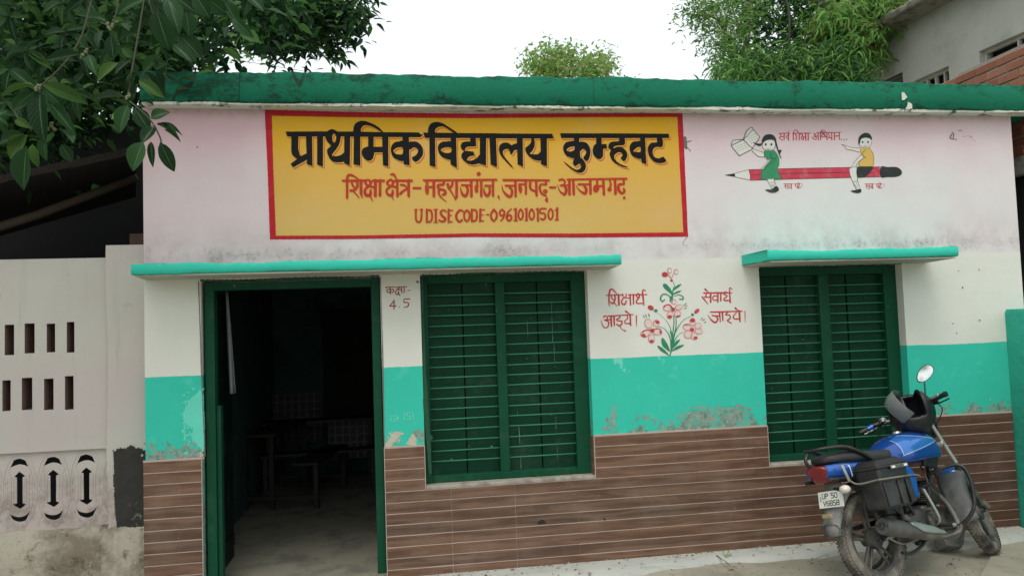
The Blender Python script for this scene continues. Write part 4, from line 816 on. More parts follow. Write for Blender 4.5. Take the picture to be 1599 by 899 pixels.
BW = empty('boundary_wall', 'old whitewashed boundary wall with rows of upright slots and arrow-shaped lattice holes', 'wall')
YW = 0.13; holes = []; Z = 4.0875
for x0, x1, y0, y1 in ((-235,-175,112,306),(-102,-42,110,303),(30,90,108,300),(157,221,106,295),(298,352,103,290),(426,475,100,285),(-262,-205,470,676),(-122,-68,464,668),(15,68,458,662),(139,206,455,655),(281,342,450,650),(414,470,445,645)):
    a, b = P(x0/Z, 480+y0/Z, YW), P(x1/Z, 480+y1/Z, YW); holes.append((a[0], b[0], b[2], a[2]))
zr = [[h[2] for h in holes[:6]], [h[3] for h in holes[:6]], [h[2] for h in holes[6:]], [h[3] for h in holes[6:]]]
zr = [sum(q)/6 for q in zr]; holes = [(h[0], h[1], (zr[0] if i < 6 else zr[2])+0.006*math.sin(i*5), (zr[1] if i < 6 else zr[3])+0.006*math.sin(i*3)) for i, h in enumerate(holes)]
xp = -1.925
mb = MB(); wall_grid(mb, -3.6, xp, 1.005, 2.29, YW, YW+0.20, holes, 0, 1); o = mb.build('panel', [M['oldp'], M['jamb']], BW)
mb = MB(); rs = np.random.RandomState(4); rings = []
for i in range(40):
    z = 2.372*i/39; q = 0.006*math.sin(z*5)+rs.uniform(-.002,.002); rings.append([(xp+0.004+q, YW-0.028, z), (-1.648, YW-0.030, z), (-1.648, YW+0.22, z), (xp+0.004+q, YW+0.22, z)])
mb.loft(rings); mb.build('pilaster', M['oldp'], BW)
mb = MB(); mb.box(-3.6, xp, YW-0.012, YW+0.2, 0.998, 1.012); mb.build('ledge', M['oldp'], BW)
sz = 4.105
cr = []; emb = []
for k, (dx, dy) in enumerate(((-430,24),(-215,12),(0,0),(215,-12),(428,-27),(640,-40))):
    o_ = lambda *c: [c[i]+(dx if i % 2 == 0 else dy) for i in range(len(c))]
    cr += [('h', Gs(*o_(64,202,82,163,125,146,166,162,185,197,152,187,125,183,98,190))[1]), ('h', Gs(*o_(56,497,85,512,125,520,165,508,191,484,174,533,125,551,78,533))[1]),
           ('h', np.array(_poly(o_(90,262,125,229,163,257,145,266,145,432,166,437,152,452,128,468,95,450,80,438,108,434,107,268)), float))]
    for w_, a, b in ((6,66,98),(8,108,240)):
        t = np.linspace(0, 2*math.pi, 40); pts = []
        for q in t: pts += [125+dx+a*math.cos(q), 348+dy+b*math.sin(q)]
        if a != 66: emb.append(Sk(w_, *pts, sub=1))
    for s_ in (-1, 1):
        emb += [Sk(7, 125+dx+s_*38, 150+dy, 125+dx+s_*72, 230+dy, 125+dx+s_*58, 262+dy, 125+dx+s_*58, 436+dy, 125+dx+s_*74, 470+dy, 125+dx+s_*40, 556+dy)]+[Dot(125+dx+s_*82, 262+dy+j*15, 3.4) for j in range(13)]+[Dot(125+dx+s_*(10+j*13), 128+dy+j*j*1.6, 3.4) for j in range(6)]+[St(5, 125+dx+s_*40, 268+dy, 125+dx+s_*40, 430+dy), St(5, 125+dx+s_*70, 300+dy, 125+dx+s_*92, 300+dy), St(5, 125+dx+s_*70, 398+dy, 125+dx+s_*92, 398+dy), St(5, 125+dx+s_*92, 300+dy, 125+dx+s_*92, 335+dy), St(5, 125+dx+s_*92, 365+dy, 125+dx+s_*92, 398+dy)]
pan = [Gp(-900,148,0,95,738,60,748,596,0,634,-900,690)]
jp = place(pan+[('h', a) for k_, a in cr], 0, 680, sz)
flat('lattice_panel', jp, M['oldp'], BW, YW+0.012, 0.6, thick=0.006, jit=0.15, bbox=(-150,690,184,835))
flat('lattice_relief', place(emb, 0, 680, sz), M['oldp'], BW, YW+0.0095, 0.6, thick=0.004, jit=0.3, bbox=(-150,692,178,825))
mb = MB(); rings = []
for i in range(60):
    x = -3.6+(xp+0.003+3.6)*i/59; a = 0.010*math.sin(x*9)+rs.uniform(-.006,.006); rings.append([(x, YW-0.055+a, -0.05), (x, YW-0.05+a*0.7, 0.26), (x, YW-0.03+a*.5, 0.462+a*.6), (x, YW+0.01, 0.482+a*.6), (x, YW+0.2, 0.48), (x, YW+0.2, -0.05)])
mb.loft(rings); auto_smooth(mb.build('plinth', M['plinth'], BW), 60)
mb = MB(); rings = []
for i in range(20):
    x = xp-0.02+(-1.66-xp+0.02)*i/19; a = 0.008*math.sin(x*30)+rs.uniform(-.006,.006); rings.append([(x, YW-0.075+a, -0.05), (x, YW-0.07+a, 0.40), (x, YW-0.031, 0.475+a*.8), (x, YW+0.1, 0.46), (x, YW+0.1, -0.05)])
mb.loft(rings); auto_smooth(mb.build('plinth', M['plinth'], BW), 60)
def tarm():
    n = NT('black_tar_patch', 0.7, 0, 0.3)
    col = n.mix(n.noise(9, 8, 0.7), (0.010,0.010,0.009), (0.050,0.047,0.040)); col = n.mix(n.ss(n.math('ADD', n.noise(5, 9, 0.75, n.vec(loc=(1,0,0))), 0.0), 0.62, 0.68), col, (0.24,0.23,0.19))
    n.base(col); n.bump(n.noise(18, 8, 0.7), 0.8, 0.012); return n.m
M['tar'] = tarm()
flat('tar_patch', place([Gp(722,92,735,100,748,84,762,86,775,78,800,84,822,70,840,60,858,64,872,80,900,78,915,88,935,100,942,160,938,300,938,480,934,640,905,628,880,640,850,600,800,606,750,592,740,500,728,300,730,180)], 0, 680, sz), M['tar'], BW, YW-0.034, 0.5, jit=1.2)

# ------------------------------------------------------------------ open shed behind the boundary wall
M['thatch'] = pm('dark_thatch', (0.035,0.028,0.026), 0.95, 0, 0.3, 12, 0.8, 0.03); M['bamboo'] = pm('weathered_bamboo_pole', (0.11,0.085,0.06), 0.8, 0, 0.3, 8)
M['shadeblack'] = pm('shade_black', (0.012,0.012,0.013), 0.95)  # near-black colour puts the shade of shed and openings into the surface
SH = empty('shed', 'dark open shed with sloping thatched roof behind the whitewashed boundary wall', 'shed')
mb = MB()
a = P(-120, 300, 0.55); b = P(212, 230, 0.55); c = P(212, 300, 2.6); d = P(-120, 395, 2.6)
n = 22; rings = []
for i in range(n+1):
    t = i/n; A_1 = a*(1-t)+b*t; D_1 = d*(1-t)+c*t; q = rs.uniform(-.004,.004)
    rings.append([tuple(A_1+[0,0,-0.05+q]), tuple(A_1+[0,-0.02,q]), tuple(D_1+[0,0,0.03]), tuple(D_1+[0,0,-0.05])])
mb.loft(rings); mb.build('roof', M['thatch'], SH)
mb = MB(); mb.tube([P(-120,392,1.2), P(60,335,1.2), P(214,277,1.2)], [0.042,0.038,0.034], 8); mb.build('roof_pole', M['bamboo'], SH, smooth=True)
mb = MB(); mb.box(-7, -1.66, 3.2, 3.3, 0, 4.1); mb.box(-7, -6.9, 0.5, 3.2, 0, 4.0); mb.build('wall', M['shadeblack'], SH)
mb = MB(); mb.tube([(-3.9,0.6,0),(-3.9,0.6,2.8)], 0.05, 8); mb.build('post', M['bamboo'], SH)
mb = MB(); mb.box(-7, -1.7, 0.45, 3.2, -0.03, 0.02); mb.build('floor', M['shadeblack'], SH)
a = P(205,366,0.4); b = P(226,383,0.4); mb = MB(); mb.box(a[0], a[0]+0.23, 0.36, 0.47, b[2]-0.01, a[2]); M['brick1'] = pm('loose_red_brick', (0.07,0.038,0.032), 0.9, 0, 0.3, 14, 0.6)
o = mb.build('brick', M['brick1'], bevel=0.004); tag(o, 'loose brown brick lying on top of the boundary wall beside the pink wall', 'brick')

# ------------------------------------------------------------------ turquoise side wall at the right
def tqside():
    n = NT('rough_shaded_turquoise_plaster', 0.85, 0, 0.25)
    col = n.mix(n.noise(3, 7), (0.022,0.30,0.215), (0.035,0.38,0.275)); col = n.mix(n.math('MULTIPLY', n.ss(n.noise(9, 9, 0.75), 0.55, 0.68), 0.5), col, (0.02,0.16,0.12))  # darker than the facade: shade on the turned face is in the colour
    n.base(col); n.bump(n.noise(14, 9, 0.72), 0.9, 0.02); return n.m
M['tqside'] = tqside()
mb = MB(); rings = []
for i in range(50):
    y = -1.6+1.598*i/49; a = rs.uniform(-.004,.004); rings.append([(4.845+a, y, 0), (4.842+a, y, 0.8), (4.845-a, y, 1.70), (4.858, y, 1.722+a), (5.06, y, 1.722+a), (5.06, y, 0)])
mb.loft(rings); o = mb.build('side_wall', M['tqside'], smooth=False); auto_smooth(o, 50); tag(o, 'low rough turquoise wall running out from the right end of the facade', 'wall')

# ------------------------------------------------------------------ brick wall beyond the right end
def brickm():
    n = NT('red_brick', 0.9, 0, 0.25); r = n.rand()
    col = n.mix(r, (0.25,0.085,0.050), (0.36,0.15,0.095)); col = n.mix(n.math('MULTIPLY', n.ss(n.noise(14, 7, 0.7), 0.5, 0.75), 0.6), col, (0.15,0.07,0.05)); col = n.mix(n.math('MULTIPLY', n.ss(n.noise(7, 8, 0.75, n.vec(loc=(1,2,3), co='Object')), 0.60, 0.70), 0.6), col, (0.42,0.36,0.30))
    n.base(col); n.bump(n.noise(30, 7, 0.7), 0.7, 0.006); return n.m
M['brick'] = brickm(); M['mortar'] = pm('pale_mortar', (0.30,0.27,0.23), 0.95, 0, 0.2, 16, 0.8, 0.01)
KW = empty('brick_wall', 'unplastered red brick wall rising behind the right end of the green roof edge', 'wall')
mb = MB(); mb.box(5.308, 5.52, -0.05, 3.6, 3.02, 3.93); mb.box(5.318, 5.5, 0.0, 0.90, 3.93, 3.955); mb.build('mortar', M['mortar'], KW)
mb = MB(); mb.box(5.29, 5.53, -0.08, 3.6, 2.86, 3.02); mb.build('lintel', M['cement'], KW, bevel=0.006)
mb = MB(); mb.box(5.36, 5.42, -0.08, 3.6, 0, 2.86); mb.build('opening_shade_sheet', M['shadeblack'], KW)  # near-black sheet stands in for the shade of the opening
bc = {}
def brickmesh(L_, seed):
    k = (round(L_, 3), seed)
    if k in bc: return bc[k]
    r = np.random.RandomState(seed+50); a, b, c = 0.055, L_/2, 0.0345; q = 0.006; v = []; 
    for sx, e in ((a, 0), (-a+q, 0), (-a, q)):
        for sy, szz in ((-1,-1),(1,-1),(1,1),(-1,1)): v.append((sx+(r.uniform(-.0025,.0025) if sx < 0 else 0), sy*(b-e)+r.uniform(-.002,.002), szz*(c-e)+r.uniform(-.0018,.0018)))
    f = [(0,1,2,3)]
    for l in (0, 4): f += [(l+i, l+4+i, l+4+(i+1) % 4, l+(i+1) % 4) for i in range(4)]
    f.append((8,11,10,9)); me = bpy.data.meshes.new('brick'); me.from_pydata(v, [], f); me.materials.append(M['brick']); bc[k] = me; return me
for row in range(12):
    z = 3.058+row*0.0830; off = (row % 2)*0.12
    for k in range(-1, 9):
        y0 = -0.05+k*0.242+off; y1 = y0+0.23
        y0 = max(y0, -0.05)
        if y1-y0 < 0.05 or y0 > 2.0: continue
        if row == 10 and y0 > 1.3: continue
        if row == 11: continue
        o = link('brick', brickmesh(y1-y0, (row*7+k*3) % 5), parent=KW); o.location = (5.355-rs.uniform(0,.004), (y0+y1)/2, z); o.rotation_euler = (rs.uniform(-.012,.012), rs.uniform(-.01,.01), rs.uniform(-.015,.015))

# ------------------------------------------------------------------ grey plastered house behind, right
GH = empty('plastered_house', 'grey cement-plastered house with a rough roof slab and three openings behind the school', 'house')
A0 = P(1352, 100, 9.0); th = rad(4.3); dv = np.array([math.sin(th), -math.cos(th), 0.0]); nv = np.array([-math.cos(th), -math.sin(th), 0.0])   # towards the camera / out of the face
def onface(x, y, off=0.0):
    d = ray(x, y); p0 = A0+nv*off; t = ((p0-CAM)@nv)/(d@nv); q = CAM+d*t; return (q-A0)@dv, q[2]
def FP3(s, z, off=0.0): q = A0+dv*s+nv*off; return (q[0], q[1], z)
zr_ = onface(1349, 73)[1]; zr2 = onface(1496, 0)[1]; zroof = (zr_+zr2)/2
def fbox(mb, s0, s1, z0, z1, o0, o1, mi=0):
    mb.hexa([FP3(s0,z0,o0), FP3(s1,z0,o0), FP3(s1,z0,o1), FP3(s0,z0,o1), FP3(s0,z1,o0), FP3(s1,z1,o0), FP3(s1,z1,o1), FP3(s0,z1,o1)], mi)
hs = []
for (x0,y0),(x1,y1) in (((1372,132),(1409,110)), ((1427,127),(1481,103)), ((1529,82),(1640,30))):
    a = onface(x0, y0); b = onface(x1, y1); hs.append((a[0], b[0], (a[1]+b[1])/2))
M['hplast'] = pm('grey_cement_plaster', (0.42,0.42,0.375), 0.9, 0, 0.12, 1.2, 0.35, 0.02, dust=(0.32,0.32,0.28), dscale=1.1, dthr=(0.42,0.7))
M['hslab'] = pm('rough_grey_concrete_slab', (0.28,0.26,0.21), 0.95, 0, 0.35, 5, 0.9, 0.05, dust=(0.12,0.11,0.09), dscale=4)
mb = MB(); zz_ = [h[2] for h in hs]; hh = [(h[0], h[1], zw-0.9 if i else zw-0.6, zw) for i, (h, zw) in enumerate(zip(hs, zz_))]
tmp = MB(); wall_grid(tmp, 0.0, 9.0, 0.0, zroof, 0.0, 0.28, hh, 0, 0)
mb.add([FP3(p[0], p[2], -p[1]) for p in tmp.v], tmp.f); fbox(mb, -0.001, 0.25, 0, zroof, -0.281, -6.0); o = mb.build('wall', M['hplast'], GH)
for i, h in enumerate(hh):
    wn = empty('window', parent=GH)
    mb = MB(); fbox(mb, h[0], h[1], h[3]-0.05, h[3], -0.10, -0.17); fbox(mb, h[0], h[0]+0.05, h[2], h[3]-0.05, -0.10, -0.17); fbox(mb, h[1]-0.05, h[1], h[2], h[3]-0.05, -0.10, -0.17)
    nm = 3 if i == 1 else 1
    for q in range(1, nm+1): s = h[0]+(h[1]-h[0])*q/(nm+1); fbox(mb, s-0.02, s+0.02, h[2], h[3]-0.05, -0.10, -0.16)
    mb.build('frame', M['hplast'] if i != 0 else M['hslab'], wn)
    mb = MB(); fbox(mb, h[0]-0.1, h[1]+0.1, h[2]-0.1, h[3]+0.1, -0.30, -0.32); mb.build('interior_shade_sheet', M['shadeblack'], wn)  # near-black sheet stands in for the unlit room behind
    if i == 0:
        mb = MB()
        for q in range(12): z = h[3]-0.06-q*0.07; mb.hexa([FP3(h[0]+.02,z,-0.02), FP3(h[1]-.02,z,-0.02), FP3(h[1]-.02,z-0.05,-0.09), FP3(h[0]+.02,z-0.05,-0.09), FP3(h[0]+.02,z+0.01,-0.02), FP3(h[1]-.02,z+0.01,-0.02), FP3(h[1]-.02,z-0.04,-0.09), FP3(h[0]+.02,z-0.04,-0.09)])
        M['grille'] = pm('dull_metal_louver', (0.13,0.16,0.15), 0.6); mb.build('louver', M['grille'], wn)
rings = []
for i in range(90):
    s = -0.5+9.5*i/89; a = rs.uniform(-.02,.02); b = rs.uniform(-.02,.02); ov = 0.55
    rings.append([FP3(s, zroof+0.002, -2.5), FP3(s, zroof+0.002+a*.3, ov-0.03), FP3(s, zroof+0.03+a, ov+b), FP3(s, zroof+0.13+b, ov+a), FP3(s, zroof+0.16+a, ov-0.06), FP3(s, zroof+0.17, -2.5)])
mb = MB(); mb.loft(rings); o = mb.build('roof_slab', M['hslab'], GH); auto_smooth(o, 60)

# ------------------------------------------------------------------ leaves and trees
def leafmat(name, c, c2, rough=0.4, back=None, trans=0.25, veins=False):
    n = NT(name, rough, 0, 0.16); r = n.rand()
    u = n.sep(n.tc.outputs['UV']); g = n.noise(3, 4)
    col = n.mix(g, c, c2)
    if veins:
        col = n.mix(r, tint(c, 0.7), tint(c2, 1.15)); col = n.mix(n.ss(r, 0.82, 0.95), col, (0.055,0.12,0.02)); col = n.mix(n.math('MULTIPLY', n.ss(n.noise(9, 5, 0.7), 0.55, 0.7), 0.35), col, tint(c, 0.5))
        mr = n.ss(n.math('ABSOLUTE', n.math('SUBTRACT', u[0], 0.5)), 0.035, 0.012)
        vn = n.math('SINE', n.math('MULTIPLY', n.math('SUBTRACT', u[1], n.math('MULTIPLY', n.math('ABSOLUTE', n.math('SUBTRACT', u[0], 0.5)), 0.7)), 62.0)); vn = n.math('MULTIPLY', n.ss(vn, 0.80, 0.97), 0.30)
        col = n.mix(n.math('MAXIMUM', mr, vn), col, (0.10,0.17,0.09)); n.bump(n.math('ADD', vn, mr), 0.3, 0.004)
    n.base(col)
    tr = n.new('BsdfTranslucent'); n._in(tr.inputs[0], n.mix(0.5, col, tint(c2, 1.8))); mx = n.new('MixShader'); mx.inputs[0].default_value = trans
    n.L(n.p.outputs[0], mx.inputs[1]); n.L(tr.outputs[0], mx.inputs[2]); n.L(mx.outputs[0], n.out.inputs[0]); return n.m
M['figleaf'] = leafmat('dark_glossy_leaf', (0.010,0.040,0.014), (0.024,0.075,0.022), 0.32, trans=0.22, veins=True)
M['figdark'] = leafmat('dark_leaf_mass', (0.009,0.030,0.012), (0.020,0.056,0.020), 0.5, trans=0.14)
M['midleaf'] = leafmat('small_green_leaves', (0.045,0.125,0.034), (0.10,0.22,0.055), 0.5, trans=0.3)
M['paleleaf'] = leafmat('pale_green_leaves', (0.17,0.25,0.07), (0.26,0.33,0.11), 0.5, trans=0.4)
M['bambleaf'] = leafmat('bamboo_leaves', (0.11,0.28,0.06), (0.22,0.42,0.11), 0.45, trans=0.35)
M['bambdark'] = leafmat('shaded_bamboo_leaves', (0.03,0.095,0.034), (0.06,0.15,0.05), 0.5, trans=0.25)
M['bark'] = pm('grey_brown_bark', (0.09,0.075,0.055), 0.9, 0, 0.3, 9, 0.8, 0.02); M['twig'] = pm('greenish_twig', (0.05,0.06,0.03), 0.7, 0, 0.25, 12)
def bigleaf(curl, seed, m_):
    # unit leaf along +x, width +-0.5 in y (scaled per leaf), folded along the midrib
    ts = [0, .06, .15, .28, .42, .56, .70, .82, .92, 1.0]; ws = [0.03, .12, .30, .43, .50, .49, .42, .30, .15, 0.01]
    r = np.random.RandomState(seed); v = []; uv = []; f = []
    for i, (t, w_) in enumerate(zip(ts, ws)):
        zc = -curl*t*t; wv = 0.03*math.sin(t*9+seed)
        for s_ in (-1, -.5, 0, .5, 1):
            v.append((t, s_*w_, zc+abs(s_)*w_*0.34+wv*s_*0.5*(1 if abs(s_) == 1 else .5))); uv.append((0.5+s_*0.5, t))
    for i in range(len(ts)-1):
        for j in range(4): f.append((i*5+j, i*5+j+1, (i+1)*5+j+1, (i+1)*5+j))
    me = bpy.data.meshes.new('leaf'); me.from_pydata(v, [], f); me.materials.append(m_)
    ul = me.uv_layers.new(name='UVMap'); li = np.empty(len(me.loops), dtype=np.int32); me.loops.foreach_get('vertex_index', li); ul.data.foreach_set('uv', np.array(uv)[li].ravel())
    me.polygons.foreach_set('use_smooth', np.ones(len(me.polygons), dtype=bool)); me.update(); return me
LM = [bigleaf(0.10+0.06*i, i, M['figleaf']) for i in range(5)]
def set_leaf(parent, base, tip, width, roll, mi):
    base = Vector(base); tip = Vector(tip); X = (tip-base); L_ = X.length; X.normalize()
    up = Vector((0.0, -1.0, 0.35)) if abs(roll) < 0.25 else Vector((rl.uniform(-.5,.5), -0.75, rl.uniform(.1,.8))); Y = up.cross(X)
    if Y.length < 0.05: Y = Vector((1,0,0)).cross(X)
    Y.normalize(); Zv = X.cross(Y); q = Quaternion(X, roll); Y = q @ Y; Zv = q @ Zv
    o = link('leaf', LM[mi % 5], parent=parent); o.matrix_world = Matrix(((X.x*L_, Y.x*width, Zv.x*L_, base.x), (X.y*L_, Y.y*width, Zv.y*L_, base.y), (X.z*L_, Y.z*width, Zv.z*L_, base.z), (0,0,0,1))); return o
FT = empty('fig_tree', 'big dark-leaved tree whose branches hang in from the left over the boundary wall', 'tree')
rl = random.Random(11)
def leafpx(x0, y0, x1, y1, wpx, Y, roll=None):
    a = P(x0, y0, Y); b = P(x1, y1, Y+rl.uniform(-0.07, 0.05)); sc = (Y+5.48)/FPX*0.92
    return set_leaf(FT, a, b, wpx*sc, rl.uniform(-0.6,0.6) if roll is None else roll, rl.randrange(5))
def grp(lst, ox, oy, sc, Y):
    for q in lst: leafpx(ox+q[0]/sc, oy+q[1]/sc, ox+q[2]/sc, oy+q[3]/sc, q[4]/sc, Y+rl.uniform(-.05,.05), q[5] if len(q) > 5 else None)
Z3 = 3.457
grp([(190,465,-10,480,70),(230,455,465,545,78,0.2),(230,475,335,570,80,-0.2),(215,500,205,740,105,0),(190,495,50,590,70),(270,560,390,690,72)], 0, 0, Z3, -1.75)
grp([(580,125,420,100,58),(600,190,610,325,66),(560,165,520,250,50),(630,130,700,160,60)], 0, 0, Z3, -1.7)
grp([(670,525,485,520,68,0.3),(690,570,630,700,90,0),(730,590,805,700,88,0),(700,500,695,375,66)], 0, 0, Z3, -1.8)
grp([(455,440,365,550,98,0.0),(430,385,540,320,96),(375,545,290,742,135,0),(430,545,440,715,52),(495,550,592,755,100,0),(475,420,660,460,36),(470,425,632,480,40),(525,463,640,535,28),(345,115,515,225,84),(380,160,450,235,30),(525,55,588,118,30),(270,90,288,192,82)], 140, 100, 4.494, -1.85)
grp([(795,-10,630,50,80),(845,60,905,260,118,0),(815,-40,899,110,80),(790,30,720,180,66),(440,295,240,320,60),(640,340,515,430,66),(480,300,512,390,56),(700,60,850,150,70),(760,180,620,200,60),(870,300,760,390,66),(905,340,800,350,60)], 0, 0, Z3, -1.75)
grp([(150,730,30,850,105),(130,725,-15,770,78),(240,740,230,860,60),(320,700,400,760,66),(330,780,390,872,66),(80,650,160,680,50),(40,600,-60,640,60)], 0, 0, Z3, -1.7)
grp([(155,180,125,440,118,0),(190,170,215,300,60)], 0, 180, 3.746, -1.75)
grp([(490,-10,385,35,66),(520,-10,545,75,58),(535,60,578,155,80,0),(590,-5,672,48,40),(255,50,370,80,44),(600,120,678,192,66),(750,10,802,75,50),(780,60,832,118,44),(620,40,640,120,60),(560,0,600,90,64),(650,-20,700,60,60),(700,0,760,50,56),(820,-20,880,30,50),(840,-30,815,40,44),(560,200,540,320,44),(580,150,640,200,50),(480,240,545,320,50)], 0, 0, 2.14, -1.5)
# more hanging whorls, set a little deeper so that they close the gaps
for k in range(46):
    cx, cy = rl.uniform(-30, 215), rl.uniform(-20, 215)
    if cy > 185-0.25*cx: continue
    Y = rl.uniform(-1.5, -0.5); a0 = rl.uniform(0, 6.28)
    for q in range(rl.randint(3, 5)):
        an = a0+q*1.5+rl.uniform(-.4,.4); L_ = rl.uniform(20, 46)*(4.0/(Y+5.5)); leafpx(cx, cy, cx+L_*math.cos(an), cy+L_*math.sin(an)*0.8+12, L_*(Y+5.5)/4.0*rl.uniform(.34,.44)*(4.0/(Y+5.5)), Y)
for pts, Y in ((((62,136),(100,100),(128,55),(150,-30)), -1.75), (((170,44),(182,20),(190,-40)), -1.7), (((199,153),(206,110),(215,60),(230,-30)), -1.8), (((241,196),(228,180),(202,158)), -1.85), (((241,196),(250,215),(252,225)), -1.85), (((232,0),(245,30),(250,-40)), -1.75), (((48,205),(62,170),(62,136)), -1.72)):
    mb = MB(); mb.tube(crom([P(x, y, Y) for x, y in pts], 4), 0.0038, 6); mb.build('twig', M['twig'], FT, smooth=True)
# small fruits in the leaf axils
mb = MB()
for x, y, Y in ((62,136,-1.76),(58,140,-1.77),(66,134,-1.74),(170,44,-1.71),(174,40,-1.71),(167,39,-1.7),(199,153,-1.81),(204,150,-1.8),(80,195,-1.7),(84,200,-1.7),(76,201,-1.7),(128,85,-1.7),(134,80,-1.7),(130,90,-1.69),(240,196,-1.86)):
    for q in range(3):
        c = P(x+rl.uniform(-3,3), y+rl.uniform(-3,3), Y); r = 0.0075; rr_ = [[tuple(c+np.array([r*math.sin(ph)*math.cos(t), r*math.sin(ph)*math.sin(t), r*math.cos(ph)])) for t in np.linspace(0, 2*math.pi, 7)[:-1]] for ph in (0.3, 1.0, 1.6, 2.2, 2.85)]; mb.loft(rr_)
M['fruit'] = pm('small_green_figs', (0.12,0.15,0.06), 0.5); o = mb.build('fruit', M['fruit'], FT, smooth=True); o['kind'] = 'stuff'

LEAF = np.array([(0,0,0),(0.3,0.5,0.10),(0.3,-0.5,0.10),(0.62,0.42,0.05),(0.62,-0.42,0.05),(1,0,-0.12),(0.3,0,0),(0.62,0,-0.03)]); LF = [(0,6,1),(0,2,6),(6,7,3,1),(6,2,4,7),(7,5,3),(7,4,5)]
def leafcloud(name, C_, size, aspect, mats, parent, rs, down=0.25, mi=None, spread=None):
    n = len(C_); d = rs.normal(size=(n,3)); d[:,2] = d[:,2]*0.6-down; d /= np.linalg.norm(d, axis=1)[:,None]
    if spread is not None: d = d*0.5+spread; d /= np.linalg.norm(d, axis=1)[:,None]
    up = rs.normal(size=(n,3))*0.6+[0,-0.2,1]; y = np.cross(up, d); y /= np.linalg.norm(y, axis=1)[:,None]+1e-9; z = np.cross(d, y)
    s = size*rs.uniform(0.7, 1.25, n)
    V = C_[:,None,:]+s[:,None,None]*(LEAF[None,:,0,None]*d[:,None,:]+aspect*LEAF[None,:,1,None]*y[:,None,:]+LEAF[None,:,2,None]*z[:,None,:]); V = V.reshape(-1,3)
    nl = 8; tri = [q for q in LF]; 
    loops = []; starts = []; tot = []; c = 0
    base = np.arange(n)[:,None]*nl; flat_ = np.array([i for q in LF for i in q]); L = (base+flat_[None,:]).ravel()
    sizes = np.tile([len(q) for q in LF], n); st = np.concatenate([[0], np.cumsum(sizes)[:-1]])
    me = bpy.data.meshes.new(name); me.vertices.add(len(V)); me.vertices.foreach_set('co', V.ravel()); me.loops.add(len(L)); me.loops.foreach_set('vertex_index', L.astype(np.int32)); me.polygons.add(len(sizes)); me.polygons.foreach_set('loop_start', st.astype(np.int32)); me.polygons.foreach_set('loop_total', sizes.astype(np.int32))
    for m_ in mats: me.materials.append(m_)
    if len(mats) > 1: me.polygons.foreach_set('material_index', np.repeat(mi if mi is not None else rs.randint(len(mats), size=n), len(LF)).astype(np.int32))
    me.update(calc_edges=True); me.validate(); o = link(name, me, parent=parent); o['kind'] = 'stuff'; return o
def blobpts(blobs, rs, n, clump=10, cs=0.25):
    # blobs: (px, py, rx, ry, Y, depth, weight) ; points gather in clumps so that the outline is uneven and gaps remain
    W = np.array([b[6] for b in blobs], float); W /= W.sum(); out = []
    for b, k in zip(blobs, (W*n/clump).astype(int)+1):
        for _ in range(k):
            a = rs.uniform(0, 6.283); r = math.sqrt(rs.uniform(0, 1)); dq = rs.uniform(-1, 1)
            c = P(b[0]+b[2]*r*math.cos(a), b[1]+b[3]*r*math.sin(a), b[4]+b[5]*dq); m = rs.randint(clump//2, clump*3//2+1)
            out.append(c+rs.normal(size=(m,3))*cs)
    return np.concatenate(out)
def vol(cx, cy, cz, rx, ry, rz, n, rs, clump=12, cs=0.3):
    out = []
    for _ in range(n//clump):
        d = rs.normal(size=3); d /= np.linalg.norm(d); d *= rs.uniform(0.35, 1)**0.5; out.append(np.array([cx,cy,cz])+d*[rx,ry,rz]+rs.normal(size=(clump,3))*cs)
    return np.concatenate(out)
R = np.random.RandomState(21)
pts = blobpts([(60,60,170,120,1.0,1.2,5),(170,70,110,100,1.5,1.0,3),(30,180,90,60,1.6,0.6,3),(300,25,90,38,0.5,1.0,1.6),(260,70,50,50,1.0,0.8,1.2),(20,20,150,80,3.2,1.2,5),(120,90,120,90,3.5,1.0,4),(395,-5,60,22,0.5,0.5,0.6)], R, 11500, 8, 0.14)
bp = vol(-4.6, 1.2, 6.6, 3.4, 3.4, 2.1, 9000, R, 12, 0.3); bp2 = vol(-3.2, -1.3, 5.2, 1.9, 1.6, 1.2, 2600, R, 10, 0.25)
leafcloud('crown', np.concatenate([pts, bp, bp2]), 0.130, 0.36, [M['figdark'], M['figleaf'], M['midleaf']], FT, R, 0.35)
mb = MB(); mb.tube(crom([(-4.9,0.6,-0.1),(-4.8,0.5,1.5),(-4.9,0.7,3.0),(-4.6,0.9,4.6),(-4.7,1.1,6.4)], 4), [0.36]*5+[0.30]*5+[0.22]*4+[0.12]*3, 12); mb.build('trunk', M['bark'], FT, smooth=True)
for pp, r0 in (([(-4.8,0.7,3.2),(-3.8,-0.2,4.2),(-2.6,-1.2,4.6),(-1.6,-1.7,4.9)], 0.11), ([(-4.8,0.8,3.6),(-3.6,1.2,4.7),(-2.2,1.2,5.2),(-0.8,1.0,5.4)], 0.10), ([(-4.7,0.8,4.2),(-5.8,1.6,5.4),(-6.6,2.2,6.2)], 0.10)):
    c = crom(pp, 4); mb = MB(); mb.tube(c, [r0*(1-0.75*i/(len(c)-1)) for i in range(len(c))], 8); mb.build('branch', M['bark'], FT, smooth=True)
